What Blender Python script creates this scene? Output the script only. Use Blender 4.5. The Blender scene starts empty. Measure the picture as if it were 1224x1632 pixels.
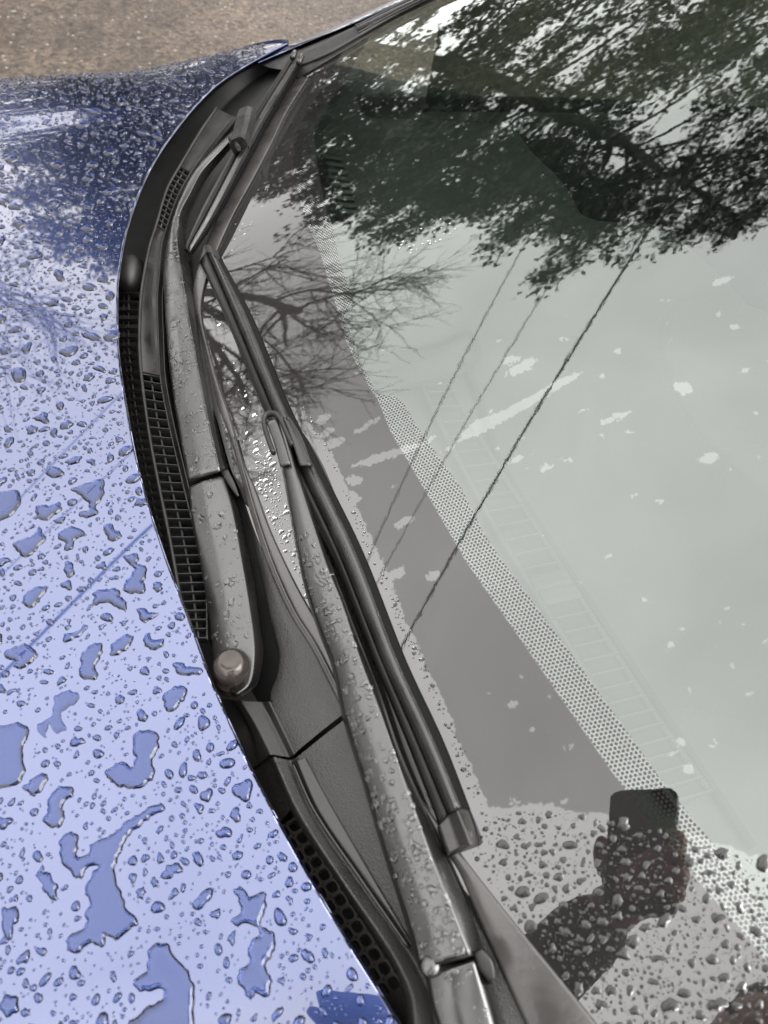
import bpy, math, random
import numpy as np
from mathutils import Vector, Matrix
from mathutils.bvhtree import BVHTree

scene = bpy.context.scene
R = math.radians
rng = np.random.default_rng(7)
random.seed(7)

# ------------------------------------------------------------------ camera
Z0 = 0.98                                   # height of the windshield's base above the ground
F_PX, PW, PH = 1173.9, 1224.0, 1632.0
CAM = np.array([-0.522, 0.001, 0.5149 + Z0])
RC = np.array([[-0.2164, 0.8028, -0.5556], [-0.9660, -0.0933, 0.2414], [0.1420, 0.5889, 0.7958]])
_u, _s, _v = np.linalg.svd(RC)
RC = _u @ _v
cam_d = bpy.data.cameras.new('camera')
cam_d.sensor_fit = 'VERTICAL'
cam_d.sensor_height = 36.0
cam_d.lens = F_PX / PH * 36.0
cam_d.clip_start = 0.02
cam_d.clip_end = 500
cam_d.dof.use_dof = True
cam_d.dof.focus_distance = 0.72
cam_d.dof.aperture_fstop = 8.5
cam = bpy.data.objects.new('camera', cam_d)
M = Matrix(RC.tolist()).to_4x4()
M.translation = Vector(CAM)
cam.matrix_world = M
scene.collection.objects.link(cam)
scene.camera = cam

# ------------------------------------------------------------------ sky, sun, exposure
SUN_EL, SUN_AZ = R(52), R(238)              # azimuth from +x towards +y
world = bpy.data.worlds.new('World')
scene.world = world
world.use_nodes = True
nt = world.node_tree
nt.nodes.clear()
w_out = nt.nodes.new('ShaderNodeOutputWorld')
w_bg = nt.nodes.new('ShaderNodeBackground')
sky = nt.nodes.new('ShaderNodeTexSky')
sky.sky_type = 'NISHITA'
sky.sun_disc = False
sky.sun_elevation = SUN_EL
sky.sun_rotation = math.pi / 2 - SUN_AZ
sky.air_density = 1.0
sky.dust_density = 3.0
hsv = nt.nodes.new('ShaderNodeHueSaturation')
hsv.inputs['Saturation'].default_value = 0.06
nt.links.new(sky.outputs[0], hsv.inputs['Color'])
w_tc = nt.nodes.new('ShaderNodeTexCoord')
w_nz = nt.nodes.new('ShaderNodeTexNoise')
w_nz.inputs['Scale'].default_value = 2.1
w_nz.inputs['Detail'].default_value = 3
nt.links.new(w_tc.outputs['Generated'], w_nz.inputs['Vector'])
w_rp = nt.nodes.new('ShaderNodeMapRange')
w_rp.inputs[1].default_value = 0.3
w_rp.inputs[2].default_value = 0.7
w_rp.inputs[3].default_value = 7.0
w_rp.inputs[4].default_value = 9.0
nt.links.new(w_nz.outputs[0], w_rp.inputs[0])
w_cc = nt.nodes.new('ShaderNodeMix')
w_cc.data_type = 'RGBA'
w_cc.blend_type = 'MULTIPLY'
w_cc.inputs[0].default_value = 1.0
w_cc.inputs[6].default_value = (1.0, 0.972, 0.955, 1)
nt.links.new(w_rp.outputs[0], w_cc.inputs[7])
w_mx = nt.nodes.new('ShaderNodeMix')
w_mx.data_type = 'RGBA'
w_mx.inputs[0].default_value = 0.8          # the cloud deck covers most of the blue
nt.links.new(hsv.outputs[0], w_mx.inputs[6])
nt.links.new(w_cc.outputs[2], w_mx.inputs[7])
nt.links.new(w_mx.outputs[2], w_bg.inputs['Color'])
w_bg.inputs['Strength'].default_value = 0.12
nt.links.new(w_bg.outputs[0], w_out.inputs[0])
sun_d = bpy.data.lights.new('sun', 'SUN')
sun_d.energy = 0.6
sun_d.angle = R(40)
sun_d.color = (1.0, 0.97, 0.93)
sun = bpy.data.objects.new('sun', sun_d)
scene.collection.objects.link(sun)
sdir = Vector((math.cos(SUN_EL) * math.cos(SUN_AZ), math.cos(SUN_EL) * math.sin(SUN_AZ), math.sin(SUN_EL)))
sun.rotation_euler = sdir.to_track_quat('Z', 'Y').to_euler()
sun.location = (0, 0, 20)
vs = scene.view_settings
vs.view_transform = 'Standard'
vs.look = 'None'
vs.exposure = 2.25
vs.gamma = 1
vs.use_curve_mapping = False
scene.cycles.max_bounces = 12
scene.cycles.transparent_max_bounces = 12
scene.cycles.sample_clamp_indirect = 12

# ------------------------------------------------------------------ mesh helpers
COL = scene.collection


def link(name, me, mats, parent=None):
    o = bpy.data.objects.new(name, me)
    COL.objects.link(o)
    for m in (mats if isinstance(mats, (list, tuple)) else [mats]):
        if me.materials.get(m.name) is None or len(me.materials) < 1:
            me.materials.append(m)
    if parent is not None:
        o.parent = parent
    return o


def mesh(name, v, f, mats, parent=None, smooth=True, midx=None):
    me = bpy.data.meshes.new(name)
    me.from_pydata([tuple(map(float, p)) for p in v], [], [tuple(int(i) for i in q) for q in f])
    if smooth:
        me.polygons.foreach_set('use_smooth', [True] * len(me.polygons))
    if midx is not None:
        me.polygons.foreach_set('material_index', list(midx))
    me.update()
    return link(name, me, mats, parent)


def empty(name, loc=(0, 0, 0)):
    o = bpy.data.objects.new(name, None)
    o.location = loc
    COL.objects.link(o)
    return o


def tag(o, label=None, cat=None, group=None, kind=None):
    if label: o['label'] = label
    if cat: o['category'] = cat
    if group: o['group'] = group
    if kind: o['kind'] = kind
    return o


# ------------------------------------------------------------------ the car's reference surfaces
TH, KX = 0.49545, 0.3287                    # windshield rake, sideways curvature
CX = 0.05                                   # the car's centre line
NG = np.array([0, math.sin(TH), math.cos(TH)])
TG = np.array([0, -math.cos(TH), math.sin(TH)])


def glass_pt(x, s):
    p = np.array([x, 0, Z0]) + s * TG - KX * x * x / 2 * NG
    return p


def z_glass(x, y):                          # height of the glass surface (extended) over x, y
    return Z0 + (-NG[1] * y - KX * x * x / 2) / NG[2]


def z_cowl(x):
    return Z0 - 0.015 + 0.08 * (x - CX) ** 2


def z_ref(x, y):
    a, b = z_glass(x, y), z_cowl(x)
    k = 0.006
    m = np.maximum(a, b)
    return m + k * np.log(np.exp((a - m) / k) + np.exp((b - m) / k)) * 0.5


def hood_edge_y(x):
    return 0.063 - 0.42 * (x - CX) ** 2 - 0.18 * (x - CX) ** 4


def z_hood(x, y):
    xr = 0.56 + np.maximum(0.0, 0.06 - y) * 0.40
    z = Z0 + 0.012 - 0.018 * (x - CX) ** 2 - 0.10 * (y - 0.05) - 0.05 * np.maximum(y - 0.05, 0) ** 2
    z = z - 2.3 * np.maximum(0, x - xr) ** 2 - 2.3 * np.maximum(0, (2 * CX - x) - xr) ** 2
    # character line: a soft raised crease running forward
    for sx in (x, 2 * CX - 0.14 - x):
        z = z + 0.007 / (1 + np.exp(-(sx - (0.50 - 0.10 * (y - 0.05))) / 0.012)) * np.clip((y + 0.02) / 0.12, 0, 1)
    return z


def ray(px, py):
    d = np.array([(px - PW / 2) / F_PX, -(py - PH / 2) / F_PX, -1.0])
    d /= np.linalg.norm(d)
    return RC @ d


def solve(px, py, fn):
    d = ray(px, py)
    ts = np.linspace(0.2, 4.0, 400)
    P = CAM[None] + ts[:, None] * d[None]
    g = P[:, 2] - fn(P[:, 0], P[:, 1])
    i = int(np.argmax(g < 0)) if (g < 0).any() else 399
    a, b = ts[max(i - 1, 0)], ts[i]
    for _ in range(30):
        m = (a + b) / 2
        p = CAM + m * d
        if p[2] - fn(p[0], p[1]) < 0: b = m
        else: a = m
    return CAM + (a + b) / 2 * d


def P(px, py, h=0.0):                       # a point h above the cowl / glass
    return solve(px, py, lambda x, y: z_ref(x, y) + h)


def PG(px, py, h=0.0):                      # a point h above the glass (a cylinder: solved in closed form)
    d = ray(px, py)
    c = CAM - np.array([0, 0, Z0 + h])
    a, b, e = KX / 2 * d[0] ** 2, NG @ d + KX * c[0] * d[0], NG @ c + KX / 2 * c[0] ** 2
    q = math.sqrt(max(b * b - 4 * a * e, 0))
    t = [u for u in ((-b - q) / (2 * a), (-b + q) / (2 * a)) if u > 0]
    return CAM + min(t) * d


def PHd(px, py, h=0.0):                     # a point on the hood
    return solve(px, py, lambda x, y: z_hood(x, y) + h)


def PZ(px, py, z):
    d = ray(px, py)
    return CAM + d * (z - CAM[2]) / d[2]


def GS(px, py):                             # glass coordinates x, s
    p = PG(px, py)
    return p[0], float((p - np.array([0, 0, Z0])) @ TG)


def spline(pts, n):
    pts = np.array(pts, float)
    if len(pts) == 2:
        t = np.linspace(0, 1, n)[:, None]
        return pts[0] * (1 - t) + pts[1] * t
    d = np.r_[0, np.cumsum(np.linalg.norm(np.diff(pts[:, :2], axis=0), axis=1))]
    out = []
    for u in np.linspace(0, d[-1], n):
        i = min(max(int(np.searchsorted(d, u)) - 1, 0), len(pts) - 2)
        t = (u - d[i]) / max(d[i + 1] - d[i], 1e-9)
        p1, p2 = pts[i], pts[i + 1]
        L = d[i + 1] - d[i]
        m1 = (pts[i + 1] - pts[i - 1]) / (d[i + 1] - d[i - 1]) * L if i > 0 else (p2 - p1)
        m2 = (pts[i + 2] - pts[i]) / (d[i + 2] - d[i]) * L if i + 2 < len(pts) else (p2 - p1)
        out.append((2 * t**3 - 3 * t**2 + 1) * p1 + (t**3 - 2 * t**2 + t) * m1 + (-2 * t**3 + 3 * t**2) * p2 + (t**3 - t**2) * m2)
    return np.array(out)


def row(pts, h, n=40, fn=P):
    """photo polyline -> 3D polyline at height h (a number, or one per control point as third entry)"""
    if len(pts[0]) == 3:
        s = spline(pts, n)
        return np.array([fn(a, b, c) for a, b, c in s])
    s = spline(pts, n)
    return np.array([fn(a, b, h) for a, b in s])


def rounded(rows, e=0.0016, closed=False):
    out = []
    n = len(rows)
    for i, r in enumerate(rows):
        if (i == 0 or i == n - 1) and not closed:
            out.append(r)
            continue
        p, q = rows[i - 1], rows[(i + 1) % n]
        lp = np.linalg.norm(p - r, axis=1, keepdims=True) + 1e-9
        lq = np.linalg.norm(q - r, axis=1, keepdims=True) + 1e-9
        a = r + (p - r) * np.minimum(e / lp, 0.4)
        b = r + (q - r) * np.minimum(e / lq, 0.4)
        out += [a, (a + b + 2 * r) / 4, b]
    return out


def loft(name, rows, mat, parent, e=0.0016, closed=False, caps=False):
    rows = rounded([np.array(r) for r in rows], e, closed) if e else [np.array(r) for r in rows]
    n, m = len(rows), len(rows[0])
    v = np.concatenate(rows)
    f = []
    for i in range(n if closed else n - 1):
        j = (i + 1) % n
        for k in range(m - 1):
            f.append((i * m + k, i * m + k + 1, j * m + k + 1, j * m + k))
    if caps:
        f.append([i * m for i in range(n)])
        f.append([i * m + m - 1 for i in range(n)][::-1])
    return mesh(name, v, f, mat, parent)


def bar(name, a, b, w, h, mat, parent, up=(0, 0, 1)):
    """a slim bevelled bar from a to b"""
    a, b = np.array(a), np.array(b)
    t = (b - a) / np.linalg.norm(b - a)
    up = np.array(up, float)
    s = np.cross(t, up); s /= np.linalg.norm(s)
    n = np.cross(s, t)
    prof = [(-.5, -.5), (.5, -.5), (.5, .25), (.28, .5), (-.28, .5), (-.5, .25)]
    v = [p + s * x * w + n * y * h for p in (a, b) for x, y in prof]
    k = len(prof)
    f = [(i, (i + 1) % k, k + (i + 1) % k, k + i) for i in range(k)] + [tuple(range(k))[::-1], tuple(range(k, 2 * k))]
    return mesh(name, v, f, mat, parent, smooth=False)


def tube(name, path, rad, mat, parent=None, seg=8, caps=True, flat=1.0):
    path = np.array(path, float)
    rad = np.broadcast_to(np.array(rad, float), (len(path),))
    v, f = [], []
    up = np.array([0.13, 0.2, 1.0])
    for i, p in enumerate(path):
        t = path[min(i + 1, len(path) - 1)] - path[max(i - 1, 0)]
        t /= np.linalg.norm(t) + 1e-12
        s = np.cross(t, up); s /= np.linalg.norm(s) + 1e-12
        n = np.cross(s, t)
        for k in range(seg):
            a = 2 * math.pi * k / seg
            v.append(p + rad[i] * (math.cos(a) * s + flat * math.sin(a) * n))
    for i in range(len(path) - 1):
        for k in range(seg):
            f.append((i * seg + k, i * seg + (k + 1) % seg, (i + 1) * seg + (k + 1) % seg, (i + 1) * seg + k))
    if caps:
        f.append(tuple(range(seg))[::-1])
        f.append(tuple((len(path) - 1) * seg + k for k in range(seg)))
    if name is None:
        return v, f
    return mesh(name, v, f, mat, parent)


# ------------------------------------------------------------------ materials
def mat_new(name):
    m = bpy.data.materials.new(name)
    m.use_nodes = True
    n = m.node_tree
    n.nodes.clear()
    o = n.nodes.new('ShaderNodeOutputMaterial')
    return m, n, o


def principled(name, col, rough=0.5, metal=0.0, ior=1.5, coat=0.0, coat_ior=1.5, bump=None, mottle=None, rough_noise=None, coat_rough=0.02):
    """bump = (scale, strength, distance); mottle = (scale, amount) breaks up the colour"""
    m, n, o = mat_new(name)
    b = n.nodes.new('ShaderNodeBsdfPrincipled')
    b.inputs['Base Color'].default_value = (*col, 1)
    b.inputs['Roughness'].default_value = rough
    b.inputs['Metallic'].default_value = metal
    b.inputs['IOR'].default_value = ior
    b.inputs['Coat Weight'].default_value = coat
    b.inputs['Coat IOR'].default_value = coat_ior
    b.inputs['Coat Roughness'].default_value = coat_rough
    n.links.new(b.outputs[0], o.inputs[0])
    tc = n.nodes.new('ShaderNodeTexCoord')
    if bump:
        nz = n.nodes.new('ShaderNodeTexNoise')
        nz.inputs['Scale'].default_value = bump[0]
        nz.inputs['Detail'].default_value = 4
        n.links.new(tc.outputs['Object'], nz.inputs['Vector'])
        bp = n.nodes.new('ShaderNodeBump')
        bp.inputs['Strength'].default_value = bump[1]
        bp.inputs['Distance'].default_value = bump[2]
        n.links.new(nz.outputs[0], bp.inputs['Height'])
        n.links.new(bp.outputs[0], b.inputs['Normal'])
    if mottle:
        nz = n.nodes.new('ShaderNodeTexNoise')
        nz.inputs['Scale'].default_value = mottle[0]
        nz.inputs['Detail'].default_value = 6
        n.links.new(tc.outputs['Object'], nz.inputs['Vector'])
        mr = n.nodes.new('ShaderNodeMapRange')
        mr.inputs[1].default_value = 0.3
        mr.inputs[2].default_value = 0.7
        mr.inputs[3].default_value = 1 - mottle[1]
        mr.inputs[4].default_value = 1 + mottle[1]
        n.links.new(nz.outputs[0], mr.inputs[0])
        mx = n.nodes.new('ShaderNodeMix')
        mx.data_type = 'RGBA'; mx.blend_type = 'MULTIPLY'
        mx.inputs[0].default_value = 1
        mx.inputs[6].default_value = (*col, 1)
        n.links.new(mr.outputs[0], mx.inputs[7])
        n.links.new(mx.outputs[2], b.inputs['Base Color'])
        if rough_noise:
            mr2 = n.nodes.new('ShaderNodeMapRange')
            mr2.inputs[1].default_value = 0.35
            mr2.inputs[2].default_value = 0.65
            mr2.inputs[3].default_value = rough_noise[0]
            mr2.inputs[4].default_value = rough_noise[1]
            n.links.new(nz.outputs[0], mr2.inputs[0])
            n.links.new(mr2.outputs[0], b.inputs['Roughness'])
    return m


PAINT_COL = (0.029, 0.046, 0.135)
paint = principled('blue_paint', PAINT_COL, 0.26, 1.0, 1.5, 1.0, 1.95, bump=(2600, 0.04, 0.0004))
paint_wet = principled('blue_paint_under_water', PAINT_COL, 0.26, 1.0, 1.33, 0.0)
plastic = principled('black_plastic', (0.011, 0.0105, 0.010), 0.40, bump=(900, 0.35, 0.0006), mottle=(40, 0.35), rough_noise=(0.34, 0.55))
plastic_grain = principled('grained_plastic', (0.016, 0.0152, 0.0145), 0.42, bump=(700, 0.7, 0.0010), mottle=(18, 0.3), rough_noise=(0.38, 0.6))
plastic_gloss = principled('smooth_black_plastic', (0.010, 0.0098, 0.0095), 0.16, bump=(60, 0.05, 0.001), mottle=(25, 0.3), rough_noise=(0.12, 0.3))
plastic_dark = principled('dull_black_plastic', (0.006, 0.006, 0.006), 0.6, mottle=(60, 0.4))
arm_mat = principled('satin_black_arm', (0.009, 0.0087, 0.0084), 0.24, ior=1.8, bump=(140, 0.06, 0.001), mottle=(22, 0.35), rough_noise=(0.2, 0.36))
rubber = principled('rubber', (0.010, 0.010, 0.010), 0.5, mottle=(90, 0.4))
molding_mat = principled('molding_rubber', (0.035, 0.032, 0.031), 0.24, ior=1.6, bump=(220, 0.12, 0.001), mottle=(30, 0.3), rough_noise=(0.2, 0.4))
steel = principled('nut_cap', (0.035, 0.029, 0.026), 0.14, 0.3, bump=(160, 0.08, 0.0005), mottle=(60, 0.3))
dash_mat = principled('dash_vinyl', (0.019, 0.0205, 0.019), 0.6, bump=(500, 0.4, 0.001), mottle=(6, 0.15))
cabin_mat = principled('dark_cabin_trim', (0.017, 0.018, 0.017), 0.8)
seat_mat = principled('seat_cloth', (0.018, 0.019, 0.018), 0.9, bump=(300, 0.5, 0.002))
trim_pale = principled('pale_trim', (0.16, 0.16, 0.15), 0.6)


def water_material():
    m, n, o = mat_new('water')
    g = n.nodes.new('ShaderNodeBsdfGlass')
    g.inputs['IOR'].default_value = 1.48
    g.inputs['Roughness'].default_value = 0.0
    g.inputs['Color'].default_value = (1, 1, 1, 1)
    n.links.new(g.outputs[0], o.inputs[0])
    return m


water = water_material()
black_cap = principled('black_print_under_water', (0.012, 0.012, 0.012), 0.8, ior=1.05)


def glass_material():
    m, n, o = mat_new('windshield_glass')
    N = n.nodes.new

    def math_(op, a, b=None, c=None, clamp=False):
        q = N('ShaderNodeMath'); q.operation = op; q.use_clamp = clamp
        for i, v in enumerate((a, b, c)):
            if v is None: continue
            if isinstance(v, (int, float)): q.inputs[i].default_value = v
            else: n.links.new(v, q.inputs[i])
        return q.outputs[0]

    def attr(name):
        a = N('ShaderNodeAttribute'); a.attribute_name = name
        return a.outputs['Fac']
    uv = N('ShaderNodeAttribute'); uv.attribute_name = 'gs'

    def noise(scale, detail=4, dist=0.0):
        z = N('ShaderNodeTexNoise'); z.inputs['Scale'].default_value = scale; z.inputs['Detail'].default_value = detail
        z.inputs['Distortion'].default_value = dist
        n.links.new(uv.outputs['Vector'], z.inputs['Vector'])
        return z.outputs[0]
    step = lambda v, w=0.00022: math_('MULTIPLY_ADD', v, 1 / (2 * w), 0.5, clamp=True)
    nz = math_('SUBTRACT', noise(230, 6, 0.8), 0.5)
    nf = math_('SUBTRACT', noise(45, 3), 0.5)
    # wet film where the wipers passed, dry islands inside it
    wet = step(math_('ADD', attr('wet'), math_('ADD', math_('MULTIPLY', nz, 0.008), math_('MULTIPLY', nf, 0.010))))
    dry = step(math_('ADD', math_('ADD', attr('dry'), -0.0001), math_('MULTIPLY', nz, 0.0085)))
    wet = math_('MULTIPLY', wet, math_('SUBTRACT', 1.0, dry))
    # printed black border with its band of dots
    frit = step(attr('frit'), 0.0003)
    band = step(attr('band'), 0.0003)
    sep = N('ShaderNodeSeparateXYZ'); n.links.new(uv.outputs['Vector'], sep.inputs[0])
    ca, sa = math.cos(0.62), math.sin(0.62)
    U = math_('ADD', math_('MULTIPLY', sep.outputs[0], ca), math_('MULTIPLY', sep.outputs[1], sa))
    V = math_('SUBTRACT', math_('MULTIPLY', sep.outputs[1], ca), math_('MULTIPLY', sep.outputs[0], sa))
    pitch = 0.0028

    def dots(ou, ov):
        a = math_('SUBTRACT', math_('FRACT', math_('ADD', math_('MULTIPLY', U, 1 / pitch), 100 + ou)), 0.5)
        b = math_('SUBTRACT', math_('FRACT', math_('ADD', math_('MULTIPLY', V, 1 / (pitch * 1.732)), 100 + ov)), 0.5)
        b = math_('MULTIPLY', b, 1.732)
        d = math_('SQRT', math_('ADD', math_('MULTIPLY', a, a), math_('MULTIPLY', b, b)))
        return math_('MULTIPLY_ADD', math_('SUBTRACT', 0.37, d), 14.0, 0.5, clamp=True)
    dot = math_('MAXIMUM', dots(0, 0), dots(0.5, 0.5))
    band_dot = math_('MULTIPLY', band, dot)
    band_clear = math_('MULTIPLY', band, math_('SUBTRACT', 1.0, dot))
    opaque = math_('MAXIMUM', frit, band_dot)
    clear = math_('SUBTRACT', 1.0, opaque)
    # reflectivity at normal incidence: outer face (lower under the water film) + inner face where it is bare
    r0 = math_('MULTIPLY_ADD', wet, -0.048, 0.102)
    r0 = math_('ADD', r0, math_('MULTIPLY', clear, 0.072))
    r0 = math_('ADD', r0, math_('MULTIPLY', band_clear, 0.045))
    r0 = math_('ADD', r0, math_('MULTIPLY', band_dot, -0.012))
    r0 = math_('MULTIPLY', r0, math_('MULTIPLY_ADD', noise(9, 6, 1.2), 0.22, 0.89))     # faint film and dust
    lw = N('ShaderNodeLayerWeight'); lw.inputs['Blend'].default_value = 0.5
    sch = math_('POWER', lw.outputs['Facing'], 5.0)
    fac = math_('ADD', r0, math_('MULTIPLY', sch, math_('SUBTRACT', 1.0, r0)), clamp=True)
    # faint ripple of the film
    bp = N('ShaderNodeBump'); bp.inputs['Strength'].default_value = 0.011; bp.inputs['Distance'].default_value = 0.001
    n.links.new(noise(120, 4, 0.4), bp.inputs['Height'])
    gl = N('ShaderNodeBsdfGlossy'); gl.inputs['Roughness'].default_value = 0.0
    gc = N('ShaderNodeMix'); gc.data_type = 'RGBA'                     # the inner face is seen through green glass
    gc.inputs[6].default_value = (1, 1, 1, 1); gc.inputs[7].default_value = (0.935, 1.0, 0.965, 1)
    n.links.new(clear, gc.inputs[0]); n.links.new(gc.outputs[2], gl.inputs['Color'])
    n.links.new(bp.outputs[0], gl.inputs['Normal'])
    tr = N('ShaderNodeBsdfTransparent'); tr.inputs['Color'].default_value = (0.50, 0.575, 0.515, 1)
    df = N('ShaderNodeBsdfDiffuse'); df.inputs['Color'].default_value = (0.014, 0.013, 0.013, 1)
    m1 = N('ShaderNodeMixShader'); n.links.new(opaque, m1.inputs[0]); n.links.new(tr.outputs[0], m1.inputs[1]); n.links.new(df.outputs[0], m1.inputs[2])
    m2 = N('ShaderNodeMixShader'); n.links.new(fac, m2.inputs[0]); n.links.new(m1.outputs[0], m2.inputs[1]); n.links.new(gl.outputs[0], m2.inputs[2])
    n.links.new(m2.outputs[0], o.inputs[0])
    return m


glass_mat = glass_material()


# ------------------------------------------------------------------ ground
def ground_material():
    m, n, o = mat_new('wet_gritty_asphalt')
    N = n.nodes.new
    b = N('ShaderNodeBsdfPrincipled')
    tc = N('ShaderNodeTexCoord')

    def nz(s, d=5):
        z = N('ShaderNodeTexNoise'); z.inputs['Scale'].default_value = s; z.inputs['Detail'].default_value = d
        n.links.new(tc.outputs['Object'], z.inputs['Vector']); return z
    big, mid, fine = nz(0.9), nz(5.0), nz(95, 3)
    vor = N('ShaderNodeTexVoronoi'); vor.inputs['Scale'].default_value = 58
    n.links.new(tc.outputs['Object'], vor.inputs['Vector'])
    r1 = N('ShaderNodeValToRGB')
    r1.color_ramp.elements[0].position = 0.34; r1.color_ramp.elements[0].color = (0.021, 0.0172, 0.0145, 1)
    r1.color_ramp.elements[1].position = 0.68; r1.color_ramp.elements[1].color = (0.072, 0.057, 0.045, 1)
    mixf = N('ShaderNodeMath'); mixf.operation = 'MULTIPLY_ADD'; mixf.inputs[1].default_value = 0.45
    n.links.new(mid.outputs[0], mixf.inputs[0])
    bs = N('ShaderNodeMath'); bs.operation = 'MULTIPLY'; bs.inputs[1].default_value = 0.55
    n.links.new(big.outputs[0], bs.inputs[0]); n.links.new(bs.outputs[0], mixf.inputs[2])
    n.links.new(mixf.outputs[0], r1.inputs[0])
    r2 = N('ShaderNodeValToRGB')                       # the stones in it
    r2.color_ramp.elements[0].position = 0.0; r2.color_ramp.elements[0].color = (0.22, 0.20, 0.18, 1)
    r2.color_ramp.elements[1].position = 1.0; r2.color_ramp.elements[1].color = (2.1, 2.0, 1.9, 1)
    n.links.new(vor.outputs['Color'], r2.inputs[0])
    mx = N('ShaderNodeMix'); mx.data_type = 'RGBA'; mx.blend_type = 'MULTIPLY'; mx.inputs[0].default_value = 0.9
    n.links.new(r1.outputs[0], mx.inputs[6]); n.links.new(r2.outputs[0], mx.inputs[7])
    v2 = N('ShaderNodeTexVoronoi'); v2.inputs['Scale'].default_value = 30; v2.inputs['Randomness'].default_value = 1.0
    n.links.new(tc.outputs['Object'], v2.inputs['Vector'])
    pe_ = N('ShaderNodeMapRange'); pe_.inputs[1].default_value = 0.22; pe_.inputs[2].default_value = 0.12; pe_.inputs[3].default_value = 0; pe_.inputs[4].default_value = 0.8
    n.links.new(v2.outputs['Distance'], pe_.inputs[0])
    sel = N('ShaderNodeSeparateColor'); n.links.new(v2.outputs['Color'], sel.inputs[0])
    gt = N('ShaderNodeMath'); gt.operation = 'GREATER_THAN'; gt.inputs[1].default_value = 0.55; n.links.new(sel.outputs[0], gt.inputs[0])
    pm_ = N('ShaderNodeMath'); pm_.operation = 'MULTIPLY'; n.links.new(gt.outputs[0], pm_.inputs[0]); n.links.new(pe_.outputs[0], pm_.inputs[1])
    mx2 = N('ShaderNodeMix'); mx2.data_type = 'RGBA'; mx2.inputs[7].default_value = (0.27, 0.25, 0.22, 1)   # white sparkle of the wet grit, painted in as pale spots
    n.links.new(pm_.outputs[0], mx2.inputs[0]); n.links.new(mx.outputs[2], mx2.inputs[6])
    n.links.new(mx2.outputs[2], b.inputs['Base Color'])
    mr = N('ShaderNodeMapRange'); mr.inputs[1].default_value = 0.35; mr.inputs[2].default_value = 0.65; mr.inputs[3].default_value = 0.4; mr.inputs[4].default_value = 0.85
    n.links.new(fine.outputs[0], mr.inputs[0]); n.links.new(mr.outputs[0], b.inputs['Roughness'])
    bp = N('ShaderNodeBump'); bp.inputs['Strength'].default_value = 0.5; bp.inputs['Distance'].default_value = 0.004
    n.links.new(vor.outputs['Distance'], bp.inputs['Height']); n.links.new(bp.outputs[0], b.inputs['Normal'])
    n.links.new(b.outputs[0], o.inputs[0])
    return m


g = 90.0
gv = [(-g, -g, 0), (g, -g, 0), (g, g, 0), (-g, g, 0)]
tag(mesh('ground', gv, [(0, 1, 2, 3)], ground_material(), smooth=False), 'wet brown gritty asphalt beyond the car', None, None, 'structure')

# ------------------------------------------------------------------ vegetation
bark = principled('bark', (0.05, 0.042, 0.036), 0.9, bump=(30, 0.6, 0.02), mottle=(8, 0.4))
needles = principled('needles', (0.032, 0.038, 0.029), 0.7, mottle=(2.5, 0.5))
straw = principled('dry_orange_grass', (0.30, 0.12, 0.05), 0.8, mottle=(9, 0.4))


def join_tubes(paths, seg=5):
    V, Fa = [], []
    for path, rad in paths:
        v, f = tube(None, path, rad, None, seg=seg, caps=False)
        k = len(V)
        V += v
        Fa += [tuple(i + k for i in q) for q in f]
    return V, Fa


def evergreen(loc, H, rad, seed, label, lo=0.12, n_br=130, dens=150, skip=.38):
    r = np.random.default_rng(seed)
    root = empty('evergreen_tree', loc)
    tag(root, label, 'tree', 'evergreen trees beside the road')
    path = [np.array([r.normal(0, .04), r.normal(0, .04), z]) for z in np.linspace(0, H * .97, 9)]
    limbs = [(path, np.linspace(.17, .02, 9))]
    leaves_v, leaves_f = [], []
    for i in range(n_br):
        t = lo + (1 - lo) * (i + r.random()) / n_br
        z = H * t
        prof = min(1.0, 0.55 + 1.6 * (t - lo)) * (1 - max(0, (t - .55) / .45) ** 1.7) + 0.06
        L = rad * prof * r.uniform(.6, 1.1)
        a = r.uniform(0, 2 * math.pi)
        d = np.array([math.cos(a), math.sin(a), 0])
        pts = []
        for u in np.linspace(0, 1, 6):
            pts.append(np.array([0, 0, z]) + d * L * u + np.array([0, 0, L * (.22 * u - .38 * u * u)]) + r.normal(0, .03, 3) * u)
        limbs.append((pts, np.linspace(.035, .006, 6)))
        pts = np.array(pts)
        n_cl = int(4 + L * 6.5)
        for c in range(n_cl):
            u = r.uniform(.25, 1.0) ** .8
            k = u * 5
            i0 = min(int(k), 4)
            base = pts[i0] + (pts[i0 + 1] - pts[i0]) * (k - i0)
            side = np.array([-d[1], d[0], 0]) * r.normal(0, .22 * L * (1.1 - u) + .07)
            cen = base + side + np.array([0, 0, r.normal(-.03, .07)])
            if r.random() < skip: continue
            m_ = int(dens * r.uniform(.35, .8) * .25)
            cs = r.uniform(.07, .16)
            pp = cen + r.normal(0, 1, (m_, 3)) * np.array([cs, cs, cs * .45])
            dv = r.normal(0, 1, (m_, 3)) + d * 1.2 + np.array([0, 0, -.5])
            dv /= np.linalg.norm(dv, axis=1, keepdims=True)
            sv = np.cross(dv, r.normal(0, 1, (m_, 3))); sv /= np.linalg.norm(sv, axis=1, keepdims=True) + 1e-9
            ll, ww = r.uniform(.07, .15, (m_, 1)), r.uniform(.02, .042, (m_, 1))
            leaves_v.append(np.stack([pp - sv * ww * .4, pp + dv * ll * .5 - sv * ww, pp + dv * ll, pp + dv * ll * .5 + sv * ww], 1).reshape(-1, 3))
    leaves_v = np.concatenate(leaves_v)
    leaves_f = np.arange(len(leaves_v)).reshape(-1, 4)
    v, f = join_tubes(limbs)
    mesh('trunk', v, f, bark, root)
    mesh('crown', leaves_v, leaves_f, needles, root, smooth=False)
    return root


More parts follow.
